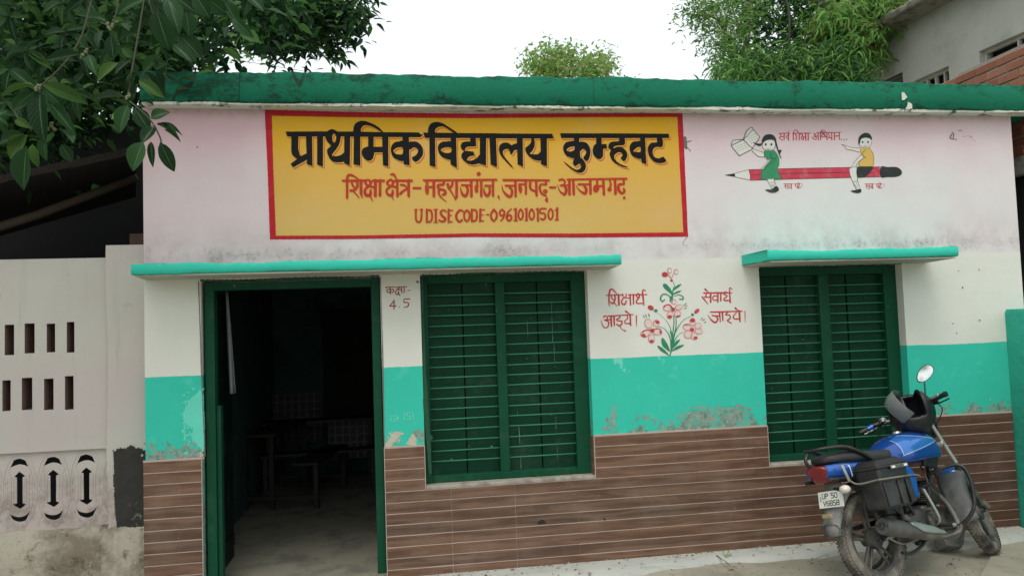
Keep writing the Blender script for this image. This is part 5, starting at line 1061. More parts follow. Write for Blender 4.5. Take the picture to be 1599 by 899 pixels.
# second, smaller-leaved dark tree whose bough shows over the roof
T2 = empty('mango_tree', 'dark small-leaved tree bough showing against the white sky over the roof, left of centre', 'tree')
def bt(pts, Y, r, par, m_='bark'):
    mb = MB(); c = crom([P(x, y, Y) for x, y in pts], 4); mb.tube(c, [r*(1-0.7*i/(len(c)-1)) for i in range(len(c))], 6); mb.build('branch', M[m_], par, smooth=True)
pts = blobpts([(470,18,85,38,4.0,0.8,6),(440,50,48,34,4.0,0.7,3),(515,25,48,30,4.0,0.6,3),(545,35,22,18,4,0.4,1.0),(415,75,22,12,4,0.3,0.6),(520,78,24,9,4,0.3,0.5),(470,-30,140,40,4.5,1.0,5),(400,5,35,28,4,0.5,1.5),(500,62,30,14,4,0.4,0.9)], R, 3900, 7, 0.10)
leafcloud('crown', pts, 0.15, 0.33, [M['figdark'], M['midleaf'], M['figdark']], T2, R, 0.3)
bt([(330,-120),(380,-40),(430,20),(480,40),(530,45)], 4.0, 0.06, T2); bt([(430,20),(440,60),(425,80)], 4.0, 0.025, T2); bt([(480,40),(515,62),(524,82)], 4.0, 0.02, T2)
mb = MB(); a = P(330,-120,4.0); mb.tube(crom([(-3.2,5.6,0),(-3.1,5.2,3),(-2.6,4.6,5.5),tuple(a)], 5), 0.13, 8); mb.build('trunk', M['bark'], T2, smooth=True)
# light sprays behind it
pts = blobpts([(345,60,26,20,7,0.5,1),(370,75,18,14,7,0.4,0.7),(330,90,16,12,7,0.4,0.5),(262,98,22,8,6,.3,.5)], R, 260, 5, 0.12)
T3 = empty('small_tree', 'thin pale spray of leaves behind the roof beside the dark bough', 'tree'); leafcloud('crown', pts, 0.10, 0.35, [M['midleaf'], M['paleleaf']], T3, R, 0.1); bt([(330,200),(335,110),(350,60)], 7, 0.03, T3)
# dark tangle and light leaves seen below the near leaves, over the shed roof
T4 = empty('shrub', 'bright leafy shrub glimpsed through the dark leaves above the shed roof', 'shrub')
pts = blobpts([(150,205,34,26,6.0,0.6,3),(120,225,50,20,6.5,0.5,2),(200,200,30,30,7,0.5,2),(60,240,60,25,7,0.5,2)], R, 1300, 6, 0.15); leafcloud('crown', pts, 0.12, 0.4, [M['bambleaf'], M['paleleaf'], M['midleaf']], T4, R, 0.1); bt([(150,330),(150,260),(155,205)], 6, 0.03, T4)
# centre: a pale feathery crown far behind
T5 = empty('distant_tree', 'pale feathery tree top just above the middle of the roof', 'tree')
Yd = 16.0; pts = blobpts([(885,112,64,22,Yd,1.0,6),(850,106,28,18,Yd,.8,2),(930,104,22,22,Yd,.8,2),(890,88,30,12,Yd,.8,1.4),(832,92,10,10,Yd,.4,.35),(860,80,10,8,Yd,.4,.35),(948,98,12,10,Yd,.4,.4),(875,145,70,20,Yd,1.0,3)], R, 3900, 8, 0.17); leafcloud('crown', pts, 0.16, 0.4, [M['paleleaf'], M['paleleaf'], M['bambleaf']], T5, R, 0.0)
for q in (((880,200),(875,130),(850,90)), ((880,200),(885,140),(895,85)), ((880,200),(900,130),(935,92)), ((870,150),(840,118),(826,100))): bt(q, Yd, 0.06, T5)
mb = MB(); a = P(880,200,Yd); mb.tube([(a[0],Yd,0),(a[0],Yd,a[2])], 0.14, 8); mb.build('trunk', M['bark'], T5, smooth=True)
T5b = empty('distant_tree', 'tiny tuft of leaves peeping over the roof right of the pale feathery tree', 'tree'); pts = blobpts([(973,122,6,5,Yd,.3,1),(995,124,4,3,Yd,.3,.5)], R, 40, 4, 0.06); leafcloud('crown', pts, 0.12, 0.35, [M['midleaf']], T5b, R, 0.0); bt([(973,200),(973,124)], Yd, 0.03, T5b)
# right: bushy tree and bamboo
T6 = empty('leafy_tree', 'tall light-leaved tree behind the roof at the left edge of the bamboo', 'tree')
pts = blobpts([(1130,40,42,50,8.5,0.9,5),(1150,90,34,42,8.5,0.8,4),(1085,28,26,20,8.5,0.4,1.3),(1100,10,30,16,8.5,.5,1.4),(1160,10,50,36,8.5,0.9,4),(1130,-40,70,40,8.5,1,4),(1115,75,16,18,8.5,.3,.5)], R, 4600, 8, 0.13); leafcloud('crown', pts, 0.115, 0.27, [M['midleaf'], M['bambleaf'], M['paleleaf'], M['midleaf']], T6, R, 0.2)
bt([(1150,180),(1145,90),(1120,30),(1080,25)], 8.5, 0.07, T6); bt([(1150,120),(1170,40),(1165,-40)], 8.5, 0.06, T6)
mb = MB(); a = P(1150,180,8.5); mb.tube([(a[0]+.2,8.7,0),(a[0],8.5,a[2])], 0.13, 8); mb.build('trunk', M['bark'], T6, smooth=True)
T7 = empty('dense_tree', 'dark dense tree between the light-leaved tree and the grey house', 'tree')
pts = blobpts([(1240,60,80,80,9.6,0.8,6),(1250,0,100,50,9.6,0.9,5),(1200,80,50,50,9.6,.7,2),(1320,100,50,40,10.2,.5,2)], R, 4200, 9, 0.16); leafcloud('crown', pts, 0.17, 0.36, [M['figdark'], M['bambdark']], T7, R, 0.25)
bt([(1260,180),(1255,90),(1230,20),(1240,-60)], 9.6, 0.10, T7); mb = MB(); a = P(1260,180,9.6); mb.tube([(a[0],9.6,0),(a[0],9.6,a[2])], 0.16, 8); mb.build('trunk', M['bark'], T7, smooth=True)
T8 = empty('bamboo_clump', 'bright bamboo clump arching beside the grey house roof', 'bamboo')
def bamb(blobs, n, m_, cl=9, cs=0.12, size=0.24):
    p = blobpts(blobs, R, n, cl, cs); sp = np.tile([[-0.35,-0.25,-0.55]], (len(p),1))+R.normal(size=(len(p),3))*[0.7,0.4,0.35]; return leafcloud('foliage', p, size, 0.115, m_, T8, R, 0.3, spread=sp)
bamb([(1345,30,60,36,8.3,.5,5),(1300,50,32,34,8.3,.4,2.5),(1395,0,60,26,8.3,.4,4),(1345,75,40,28,8.3,.4,2)], 3300, [M['bambleaf'], M['bambleaf'], M['paleleaf']], size=0.30)
bamb([(1180,110,60,22,7.8,.4,3),(1250,108,70,26,7.8,.4,4),(1310,100,46,34,7.9,.4,3),(1210,90,40,26,8.0,.4,2),(1330,115,26,22,7.8,.3,1.5)], 2900, [M['bambdark'], M['midleaf'], M['bambleaf']])
bamb([(1140,110,20,16,7.6,.4,1),(1290,20,60,40,8.8,.5,2)], 700, [M['midleaf'], M['bambleaf']])
for i in range(12):
    x = R.uniform(1190, 1360); mb = MB(); c = crom([P(x, 260, 8.6), P(x+R.uniform(-10,10), 110, 8.5), P(x+R.uniform(-10,50), 10, 8.4), P(x+R.uniform(-40,90), -60, 8.2)], 4); mb.tube([(c[0][0], 8.6, 0)]+c, 0.028, 6); mb.build('cane', M['twig'], T8, smooth=True)
# little weeds on the roof edge and at the wall foot
for x, y, Y, n_, lab in ((325,113,-0.05,30,'tiny weeds growing on top of the green roof edge near its left end'), (380,113,-0.05,10,'single tiny weed on the green roof edge left of centre')):
    T = empty('weed', lab, 'weed', tuple(P(x, y, Y))); 
    p = blobpts([(x, y-3, 22 if n_ > 20 else 9, 5, Y, .03, 1)], R, n_, 3, 0.012)-np.array(P(x, y, Y)); leafcloud('leaves', p, 0.022, 0.4, [M['midleaf']], T, R, -0.3)
wq = PG(1135, 868, 0.02); T = empty('weed', 'small grass tuft growing at the foot of the tiled wall', 'weed', tuple(wq)); mb = MB()
for i in range(16):
    a = rl.uniform(0, 6.28); h = rl.uniform(0.02, 0.05); l = rl.uniform(0.01, 0.05); x, y = rl.uniform(-.02,.03), rl.uniform(-.03,.02)
    mb.add([(x-.002,y,0),(x+.002,y,0),(x+l*math.cos(a),y+l*math.sin(a),h)], [(0,1,2)])
mb.build('blades', M['bambleaf'], T)
# overhead wire
mb = MB(); q = [P(250,75,7), P(330,88,7), P(430,104,7), P(530,121,7), P(640,140,7)]; mb.tube(crom(q, 4), 0.004, 5); o = mb.build('power_line', M['cable']); tag(o, 'thin overhead wire crossing the white sky above the left half of the roof', 'wire')
# brown dead stump/thatch seen behind the roof edge, left
mb = MB(); c = P(282,96,4.7); rings = []
for i in range(7):
    t = i/6; r = 0.16*(1-0.45*t); rings.append([(c[0]+r*math.cos(a)*(1+.25*math.sin(5*a+i)), c[1]+r*math.sin(a), c[2]-0.75+t*1.0+0.05*math.sin(a*3)) for a in np.linspace(0, 6.283, 13)[:-1]])
mb.loft(rings); M['stump'] = pm('brown_dead_wood', (0.13,0.095,0.075), 0.95, 0, 0.35, 12, 0.9, 0.03); o = mb.build('tree_stump', M['stump'], smooth=True); tag(o, 'brown broken trunk showing behind the left end of the roof edge', 'trunk')

for i, (x, y, h) in enumerate(((-9,-21,7.5),(-3,-23,8.5),(3.5,-22,7),(10,-20,8),(15,-15,7),(-14,-15,8))):  # unseen trees behind the camera, added to give mirror and gloss a reflection
    T = empty('reflection_tree', 'unseen leafy tree, added for the mirror and gloss to reflect', 'tree', (x, y, 0), group='trees added for reflections'); 
    p = vol(0, 0, h*0.62, 2.6, 2.2, h*0.36, 1300, R, 13, 0.3); leafcloud('crown', p, 0.34, 0.5, [M['midleaf'], M['bambdark']], T, R, 0.2)
    mb = MB(); mb.tube([(0,0,-.1),(0.1,0,h*.35),(0,0.1,h*.7)], [.2,.15,.06], 8); mb.build('trunk', M['bark'], T, smooth=True)
# ------------------------------------------------------------------ motorcycle
M['blue'] = pm('glossy_blue_paint', (0.014,0.10,0.42), 0.20, 0.25, 0.12, 3, 0.02, 0.001, dust=(0.10,0.17,0.32), dscale=2.5, dthr=(0.5,0.95), coat=0.6)
def tankm():
    n = NT('blue_tank_paler_sides', 0.16, 0.25, 0.5); x, y, z = n.sep(); ay = n.math('ABSOLUTE', y)
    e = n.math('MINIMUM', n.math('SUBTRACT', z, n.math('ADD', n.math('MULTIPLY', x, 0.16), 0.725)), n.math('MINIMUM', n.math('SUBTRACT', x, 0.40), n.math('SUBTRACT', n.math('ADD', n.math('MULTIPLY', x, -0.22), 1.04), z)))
    k = n.math('MULTIPLY', n.ss(e, 0.0, 0.003), n.ss(ay, 0.06, 0.065)); col = n.mix(k, (0.010,0.058,0.28), (0.028,0.15,0.47)); ed = n.math('MULTIPLY', n.math('MULTIPLY', n.ss(e, -0.004, 0.0), n.ss(n.math('MULTIPLY', e, -1.0), -0.006, -0.003)), n.ss(ay, 0.06, 0.065)); col = n.mix(ed, col, (0.30,0.45,0.70))  # paler blue area with a pale edge line on both tank sides
    d = n.ss(n.noise(4, 8, 0.7), 0.5, 0.9); col = n.mix(n.math('MULTIPLY', d, 0.35), col, (0.20,0.24,0.32)); n.base(col); n.L(n.math('ADD', n.math('MULTIPLY', d, 0.4), 0.16), n.p.inputs['Roughness']); n.p.inputs['Coat Weight'].default_value = 0.5; return n.m
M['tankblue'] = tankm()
M['bplast'] = pm('dusty_black_plastic', (0.011,0.012,0.013), 0.4, 0, 0.2, 5, 0.15, 0.002, dust=(0.075,0.075,0.068), dscale=3.5, dthr=(0.48,0.9))
M['gplast'] = pm('dusty_grey_fender', (0.055,0.06,0.06), 0.6, 0, 0.2, 4, 0.2, 0.002, dust=(0.27,0.27,0.245), dscale=2.6, dthr=(0.38,0.75))
M['seat'] = pm('black_seat_cover', (0.022,0.022,0.023), 0.6, 0, 0.2, 6, 0.3, 0.002, dust=(0.08,0.08,0.075), dscale=3, dthr=(0.45,0.9))
M['rubber'] = pm('dusty_tyre_rubber', (0.022,0.022,0.021), 0.9, 0, 0.2, 10, 0.6, 0.004, dust=(0.26,0.24,0.20), dscale=5, dthr=(0.32,0.66))
M['alloy'] = pm('dirty_dark_alloy', (0.07,0.07,0.068), 0.5, 0.4, 0.2, 6, 0.2, 0.002, dust=(0.20,0.185,0.15), dscale=6, dthr=(0.4,0.75))
M['steel'] = pm('dull_silver_metal', (0.60,0.60,0.57), 0.30, 0.7, 0.15, 9, 0.1, 0.001, dust=(0.22,0.2,0.17), dscale=9, dthr=(0.5,0.8))
M['engine'] = pm('oily_engine_casting', (0.06,0.06,0.058), 0.4, 0.55, 0.3, 12, 0.5, 0.004, dust=(0.17,0.15,0.12), dscale=7, dthr=(0.4,0.72))
M['pipe'] = pm('dusty_dark_exhaust', (0.09,0.095,0.09), 0.5, 0.3, 0.2, 6, 0.2, 0.002, dust=(0.25,0.23,0.19), dscale=3, dthr=(0.40,0.75))
M['shield'] = pm('grey_heat_shield', (0.26,0.31,0.29), 0.35, 0.4, 0.15, 5, 0.1, 0.001, dust=(0.36,0.34,0.28), dscale=3.5, dthr=(0.42,0.8))
M['tube'] = pm('black_tube', (0.022,0.023,0.022), 0.4, 0.1, 0.2, 8, 0.1, 0.001, dust=(0.10,0.095,0.08), dscale=5, dthr=(0.5,0.85))
M['redlens'] = pm('red_tail_lens', (0.20,0.008,0.012), 0.25, 0, 0.25, 22, 0.2, 0.002, coat=0.4)
M['clear'] = pm('clear_indicator_lens', (0.62,0.58,0.50), 0.2, 0, 0.15, 20, 0.3, 0.002, coat=0.5)
M['plate'] = pm('white_number_plate', (0.66,0.68,0.62), 0.45, 0, 0.08, 6, 0.05, 0.001, dust=(0.42,0.41,0.35), dscale=5, dthr=(0.5,0.85))
M['amber'] = pm('dusty_amber_reflector', (0.33,0.25,0.13), 0.4)
mm_ = NT('mirror_glass', 0.04, 1.0); mm_.base((0.75,0.78,0.76)); M['mirror'] = mm_.m
gl = NT('smoky_clear_visor', 0.08); gl.base((0.35,0.38,0.38)); gl.p.inputs['Transmission Weight'].default_value = 0.3; gl.p.inputs['IOR'].default_value = 1.2; gl.p.inputs['Alpha'].default_value = 0.38; M['visor'] = gl.m
M['helmet'] = pm('matt_black_helmet', (0.010,0.010,0.012), 0.38, 0, 0.15, 4, 0.05, 0.001, dust=(0.06,0.06,0.06), dscale=3, dthr=(0.5,0.9))
BK_P = (3.035, -0.925); BK_H = 0.36; BK_L = -0.27; BK_S = 0.96; STEER = 0.42
MC = empty('motorcycle', 'blue motorcycle leaning on its stand by the tiled wall, black box on its side', 'motorcycle', (BK_P[0], BK_P[1], 0.0))
MC.rotation_mode = 'XYZ'; MC.rotation_euler = (BK_L, 0, BK_H); MC.scale = (BK_S,)*3
P0s = Vector((0.89,0,0.90)); DAs = (P0s-Vector((1.33,0,0))).normalized()
SMX = Matrix.Translation(P0s) @ Matrix.Rotation(STEER, 4, DAs) @ Matrix.Translation(-P0s)
def st(o): o.matrix_basis = SMX @ o.matrix_basis; return o
def part(mb, name, m_, par=MC, smooth=True, ang=40, bevel=0, steer=False):
    o = mb.build(name, M[m_] if isinstance(m_, str) else [M[q] for q in m_], par, bevel=bevel)
    if smooth: auto_smooth(o, ang)
    return st(o) if steer else o
def T(pts, r, name, m_, par=MC, k=8, sub=5, steer=False, flat_=1.0):
    mb = MB(); c = crom(pts, sub) if len(pts) > 2 else pts; rr = r if not isinstance(r, (list, tuple)) else list(np.interp(np.linspace(0,1,len(c)), np.linspace(0,1,len(r)), r))
    mb.tube(c, rr, k, flat=flat_); return part(mb, name, m_, par, steer=steer, ang=60)
def wheel(cx, steer, wid, drum):
    w_ = empty('wheel', parent=MC)
    if steer: st(w_)
    R0 = 0.300; hw = wid/2; mb = MB()
    prof = [(0.226,-hw*.62),(0.246,-hw*.92),(0.266,-hw),(0.284,-hw*.86),(0.295,-hw*.55),(R0,-hw*.2),(R0,hw*.2),(0.295,hw*.55),(0.284,hw*.86),(0.266,hw),(0.246,hw*.92),(0.226,hw*.62)]
    mb.lathe(prof, (cx,0,0.300), 'y', 64, closed=True)
    # tread blocks
    for i in range(72):
        a = 2*math.pi*i/72; 
        for j, (y0, y1, r0) in enumerate(((-hw*.62,-hw*.22,0.2985),(-hw*.16,hw*.16,0.3005),(hw*.22,hw*.62,0.2985),(-hw*.93,-hw*.68,0.288),(hw*.68,hw*.93,0.288))):
            a0 = a+(0.5 if j % 2 else 0)*2*math.pi/72; a1 = a0+2*math.pi/72*0.62; q = []
            for rr, sc in ((r0-0.006, 1), (r0+0.0045, .9)):
                for (aa, yy) in ((a0,y0),(a0,y1),(a1,y1),(a1,y0)): q.append((cx+rr*math.cos(aa), yy, 0.300+rr*math.sin(aa)))
            mb.add(q, [(4,5,6,7),(0,1,5,4),(1,2,6,5),(2,3,7,6),(3,0,4,7)])
    part(mb, 'tyre', 'rubber', w_, ang=35)
    mb = MB(); rw = hw*.66; prof = [(0.232,-rw),(0.232,-rw+.008),(0.214,-rw+.014),(0.210,0),(0.214,rw-.014),(0.232,rw-.008),(0.232,rw),(0.205,rw-.006),(0.200,0),(0.205,-rw+.006)]
    mb.lathe(prof, (cx,0,0.300), 'y', 56, closed=True)
    for i in range(5):
        a = 2*math.pi*i/5+0.35
        for s_ in (-1, 1):
            a1 = a+s_*0.13; p0 = (cx+0.045*math.cos(a+s_*.3), 0, .3+0.045*math.sin(a+s_*.3)); p1 = (cx+0.206*math.cos(a1), 0, .3+0.206*math.sin(a1)); mb.tube([p0, p1], [0.013,0.010], 6, flat=1.0)
    part(mb, 'rim', 'alloy', w_)
    mb = MB(); mb.lathe([(0.0,-0.075),(0.022,-0.075),(0.022,-0.05),(0.062 if drum else .045,-0.046),(0.068 if drum else .05,-0.01),(0.05,0.02),(0.05,0.05),(0.02,0.052),(0.02,0.075),(0.0,0.075)], (cx,0,0.300), 'y', 24); part(mb, 'hub', 'alloy', w_)
    return w_
wheel(0.0, False, 0.098, True); wheel(1.24, True, 0.088, True)
# frame, swing arm, shock absorbers
mb = MB()
mb.tube(crom([(0.87,0,0.88),(0.60,0,0.80),(0.30,0,0.68)],4), 0.022, 8); mb.tube(crom([(0.88,0,0.84),(0.80,0,0.55),(0.72,0,0.26),(0.45,0,0.20)],4), 0.020, 8)
for s_ in (-1,1):
    mb.tube([(0.30,s_*0.09,0.68),(-0.36,s_*0.10,0.72)], 0.013, 8); mb.tube([(0.28,s_*0.09,0.70),(0.24,s_*0.10,0.25)], 0.014, 8); mb.tube([(-0.12,s_*0.10,0.71),(0.24,s_*0.10,0.42)], 0.012, 8)
    mb.tube([(0.26,s_*0.085,0.33),(0.0,s_*0.085,0.30)], 0.017, 8)
part(mb, 'frame', 'tube')
for s_ in (-1,1):
    mb = MB(); a = np.array((-0.01,s_*0.125,0.33)); b = np.array((-0.10,s_*0.125,0.68)); mb.tube([a,b], 0.012, 8)
    pts = []; 
    for i in range(90):
        t = 0.18+0.72*i/89; an = i*0.63; c = a*(1-t)+b*t; pts.append(c+np.array([math.cos(an)*0.024, math.sin(an)*0.024, 0]))
    mb.tube(pts, 0.0045, 5); part(mb, 'shock_absorber', 'engine')
# engine
EN = empty('engine', parent=MC)
mb = MB(); rg = [ring(x, -0.01, z, hy, hz, 3.2, 20) for x, z, hy, hz in ((0.27,.33,.06,.07),(0.30,.33,.10,.10),(0.40,.33,.115,.115),(0.54,.33,.115,.11),(0.64,.34,.10,.09),(0.68,.34,.06,.06))]; mb.loft(rg); part(mb, 'crankcase', 'engine', EN, ang=50)
mb = MB(); mb.lathe([(0,-.155),(.055,-.155),(.072,-.145),(.078,-.12),(.080,-.09)], (0.52,0,0.33), 'y', 28); mb.lathe([(0,-.165),(.018,-.165),(.02,-.15)], (0.52,0,0.33), 'y', 16); mb.lathe([(0,-.145),(.04,-.145),(.05,-.135),(.052,-.1)], (0.38,0,0.30), 'y', 20)
for i in range(8): an = i*math.pi/4; mb.lathe([(0,-.152),(.006,-.152),(.006,-.14)], (0.52+.066*math.cos(an),0,.33+.066*math.sin(an)), 'y', 6)
part(mb, 'clutch_cover', 'engine', EN, ang=35)
mb = MB(); ax = Vector((0.72,0,0.70)).normalized()
for i in range(11):
    c = Vector((0.60,0,0.42))+ax*(0.018*i); w_ = 0.085 if i < 8 else 0.075
    xv = Vector((ax.z,0,-ax.x)); 
    q = []
    for h in (0, 0.007):
        for a, b in ((-1,-1),(1,-1),(1,1),(-1,1)): p_ = c+ax*h+xv*(a*0.065)+Vector((0,b*w_,0)); q.append(tuple(p_))
    mb.hexa(q)
    q = []
    for h in (0, 0.018):
        for a, b in ((-1,-1),(1,-1),(1,1),(-1,1)): p_ = c+ax*h+xv*(a*0.045)+Vector((0,b*0.06,0)); q.append(tuple(p_))
    mb.hexa(q)
part(mb, 'cylinder', 'engine', EN, ang=30)
mb = MB(); mb.lathe([(0,-.05),(.035,-.05),(.04,-.03),(.04,.03),(.02,.04)], (0.50,-.03,0.52), 'y', 16); mb.tube(crom([(0.50,-.03,.52),(.42,-.02,.56),(.34,0,.58)],4), .03, 8); mb.box(.26,.38,-.10,.10,.50,.66); part(mb, 'carburettor', 'engine', EN, bevel=.004)
for pts_ in ([(.46,-.08,.60),(.52,-.12,.50),(.58,-.10,.42)], [(.40,-.10,.62),(.47,-.15,.52),(.50,-.13,.42)], [(.66,-.06,.70),(.60,-.12,.60),(.56,-.12,.46)]): T(pts_, 0.005, 'hose', 'tube', EN, 6)
# exhaust
EX = empty('exhaust', parent=MC)
T([(0.72,-0.03,0.52),(0.79,-0.08,0.42),(0.76,-0.14,0.26),(0.64,-0.165,0.205),(0.50,-0.183,0.225)], 0.020, 'exhaust_pipe', 'pipe', EX, 12)
mb = MB(); a = np.array((0.52,-0.185,0.225)); b = np.array((-0.12,-0.205,0.385)); d = (b-a)/np.linalg.norm(b-a)
mb.tube([a, a+d*.06, a+d*.16, a+d*.30, a+d*.50, b-d*.02, b, b+d*.001, b-d*.02, b-d*.03], [.021,.030,.044,.052,.056,.057,.050,.036,.034,.002], 24); part(mb, 'silencer', 'pipe', EX, ang=45)
mb = MB(); mb.tube([b-d*.03, b+d*.012], [.024,.022], 16); mb.tube([b+d*.0121, b+d*.013], [.012,.010], 12); part(mb, 'silencer_tip', 'tube', EX)
mb = MB(); rings = []
yy = np.array([0,-1.0,0]); yy = yy-d*d.dot(yy); yy /= np.linalg.norm(yy); u = np.cross(d, yy); u = u if u[2] > 0 else -u
for i in range(15):
    q = i/14; t = 0.03+0.40*q; c = a+d*t; r = float(np.interp(t, [0,.06,.16,.30,.50,.6], [.021,.030,.044,.052,.056,.057]))+0.008; h = 0.75*math.sin(math.pi*min(1, 0.25+q*1.2)/2)*(1 if q < .75 else max(.15, 1-(q-.75)/.25*.85))
    rings.append([tuple(c+(math.cos(0.62-h+2*h*j/8)*yy+math.sin(0.62-h+2*h*j/8)*u)*r) for j in range(9)])
mb.loft(rings, closed_ring=False, cap=False); o = part(mb, 'heat_shield', 'shield', EX, ang=60); sm = o.modifiers.new('t', 'SOLIDIFY'); sm.thickness = 0.004
# tank, side panels, seat, tail
def loft_part(spec, name, m_, e=2.6, k=28, par=MC, cy=0, sub=1, bevel=0):
    mb = MB(); xs_ = [s_[0] for s_ in spec]; X = np.linspace(xs_[0], xs_[-1], 16)
    cc = crom([np.array(s_, float) for s_ in spec], 4); mb.loft([ring(q[0], cy, q[1], max(q[2],.003), max(q[3],.003), e, k) for q in cc]); return part(mb, name, m_, par, ang=70)
mb = MB(); spec = [(0.22,.780,.050,.04),(0.28,.790,.090,.070),(0.38,.800,.135,.105),(0.52,.815,.165,.130),(0.66,.82,.172,.135),(0.78,.815,.155,.120),(0.85,.80,.115,.090),(0.88,.79,.06,.05)]
cc = crom([np.array(s_, float) for s_ in spec], 4); rings = []
for q in cc:
    r_ = ring(q[0], 0, q[1], q[2], q[3], 2.9, 36); o2 = []
    for p_ in r_:
        y, z = p_[1], p_[2]; dz = (z-q[1])/q[3]
        y *= 1-0.22*max(0, dz)**2; z = z if dz > -0.5 else q[1]-q[3]*(0.5+(abs(dz)-0.5)*0.5)
        o2.append((p_[0]+0.05*max(0,-dz), y, z))
    rings.append(o2)
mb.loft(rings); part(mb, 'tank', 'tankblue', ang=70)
mb = MB(); mb.lathe([(0,.012),(.03,.012),(.034,0)], (0.60,0,0.950), 'z', 20); part(mb, 'fuel_cap', 'steel')
for s_ in (-1,1):
    mb = MB(); q = [(0.62,.135,.76),(0.74,.14,.79),(0.80,.12,.74),(0.72,.13,.66),(0.60,.12,.70)]; v = [(x, s_*(y+.012), z) for x,y,z in q]+[(x, s_*(y-.015), z) for x,y,z in q]; mb.add(v, [(0,1,2,3,4),(9,8,7,6,5)]+[(i,i+5,(i+1)%5+5,(i+1)%5) for i in range(5)]); part(mb, 'tank_shroud', 'bplast', bevel=.005)
    mb = MB(); q = [(0.10,.115,.72),(0.40,.13,.74),(0.46,.135,.66),(0.42,.14,.50),(0.26,.14,.50),(0.12,.12,.62)]; n = len(q); v = [(x, s_*(y+.012), z) for x,y,z in q]+[(x, s_*(y-.012), z) for x,y,z in q]; mb.add(v, [tuple(range(n)), tuple(range(2*n-1,n-1,-1))]+[(i,i+n,(i+1)%n+n,(i+1)%n) for i in range(n)]); part(mb, 'side_panel', 'blue', bevel=.008)
    mb = MB(); rings = []
    for t in np.linspace(0,1,14):
        x = 0.16-0.50*t; yc = .118-.045*t**2; z = .745+.030*t; h = .056*(1-.30*t**2); rings.append([(x, s_*(yc+.018*math.cos(a)), z+h*math.sin(a)) for a in np.linspace(0, 2*math.pi, 13)[:-1]])
    mb.loft(rings); part(mb, 'tail_cowl', 'blue', ang=60)
mb = MB(); spec = [(-0.30,.845,.045,.018),(-0.26,.848,.095,.032),(-0.12,.843,.140,.045),(0.0,.832,.150,.048),(0.15,.815,.140,.048),(0.28,.815,.12,.042),(0.37,.83,.085,.028)]
cc = crom([np.array(s_, float) for s_ in spec], 4); mb.loft([ring(q[0],0,q[1],q[2],q[3],3,24) for q in cc]); part(mb, 'seat', 'seat', ang=70)
mb = MB(); spec = [(-0.355,.765,.035,.035),(-0.348,.762,.068,.050),(-0.325,.755,.085,.060),(-0.27,.752,.092,.062),(-0.20,.755,.088,.055)]; cc = crom([np.array(s_, float) for s_ in spec], 3); mb.loft([[(p_[0]+(.765-p_[2])*.45, p_[1]*(1+(p_[2]-.75)*1.5), p_[2]) for p_ in ring(q[0],0,q[1],q[2],q[3],3.6,28)] for q in cc]); part(mb, 'tail_lamp', 'redlens', ang=70)
mb = MB(); mb.loft([ring(x,0,z,hy,hz,2.6,20) for x,z,hy,hz in ((-.290,.757,.092,.064),(-.25,.757,.094,.066),(-.19,.755,.088,.058))]); part(mb, 'lamp_housing', 'bplast')
# grab rail
mb = MB(); c = crom([(0.04,-.145,.80),(-0.06,-.145,.86),(-0.17,-.125,.910),(-0.30,-.085,.922),(-0.345,0,.92),(-0.30,.085,.922),(-0.17,.125,.910),(-0.06,.145,.86),(0.04,.145,.80)], 6); mb.tube(c, list(np.interp(np.linspace(0,1,len(c)), [0,.2,.35,.5,.65,.8,1], [.021,.024,.016,.013,.016,.024,.021])), 10, flat=0.75); mb.tube(crom([(-.325,.03,.920),(-.385,.03,.86),(-.34,.03,.79)],5), .012, 8); part(mb, 'grab_rail', 'bplast', ang=70)
# rear fender, plate, reflector
mb = MB(); rings = []
for t in np.linspace(0,1,22):
    if t < .45: a = rad(75+75*t/.45); x, z = 0.345*math.cos(a), .30+.345*math.sin(a)+0.03
    else: u_ = (t-.45)/.55; x = -0.30-.06*u_**0.8; z = .50-.06*u_
    wd = .062+.014*t; rings.append([(x, -wd, z-.028),(x+.0, -wd*.85, z-.004),(x-.004*t, -wd*.3, z+.006),(x-.004*t, wd*.3, z+.006),(x, wd*.85, z-.004),(x, wd, z-.028)])
mb.loft(rings, closed_ring=False, cap=False); o = part(mb, 'rear_fender', 'gplast', ang=70); sm = o.modifiers.new('t','SOLIDIFY'); sm.thickness = .004
# the long flap behind the wheel
mb = MB(); rings = []
for t in np.linspace(0,1,12):
    x = -.23-.12*t-.03*t*t; z = .72-.33*t; wd = .050+.022*math.sin(math.pi*min(1,t*1.1))+.012*t; zz = z-0.02*(t > .97)
    rings.append([(x+.035, -wd, zz),(x+.006, -wd*.86, zz),(x-.006, -wd*.3, zz),(x-.006, wd*.3, zz),(x+.006, wd*.86, zz),(x+.035, wd, zz)])
mb.loft(rings, closed_ring=False, cap=False); o = part(mb, 'mud_flap', 'gplast', ang=60); sm = o.modifiers.new('t','SOLIDIFY'); sm.thickness = .005
NP = empty('number_plate', parent=MC, loc=(-0.315, -0.030, 0.598)); NP.rotation_euler = (0, rad(14), rad(-90))   # local x = to the right seen from behind
NP.rotation_euler = Matrix(((0,0.22,-0.975),(-1,0,0),(0,0.975,0.22))).to_euler()     # columns: x->-y, y->up, z->backwards
mb = MB(); mb.box(-.100,.100,-.053,.053,-.002,.002); o = part(mb, 'plate', 'plate', NP, bevel=.0015)
M['plateink'] = pm('black_plate_lettering', (0.02,0.022,0.02), 0.5)
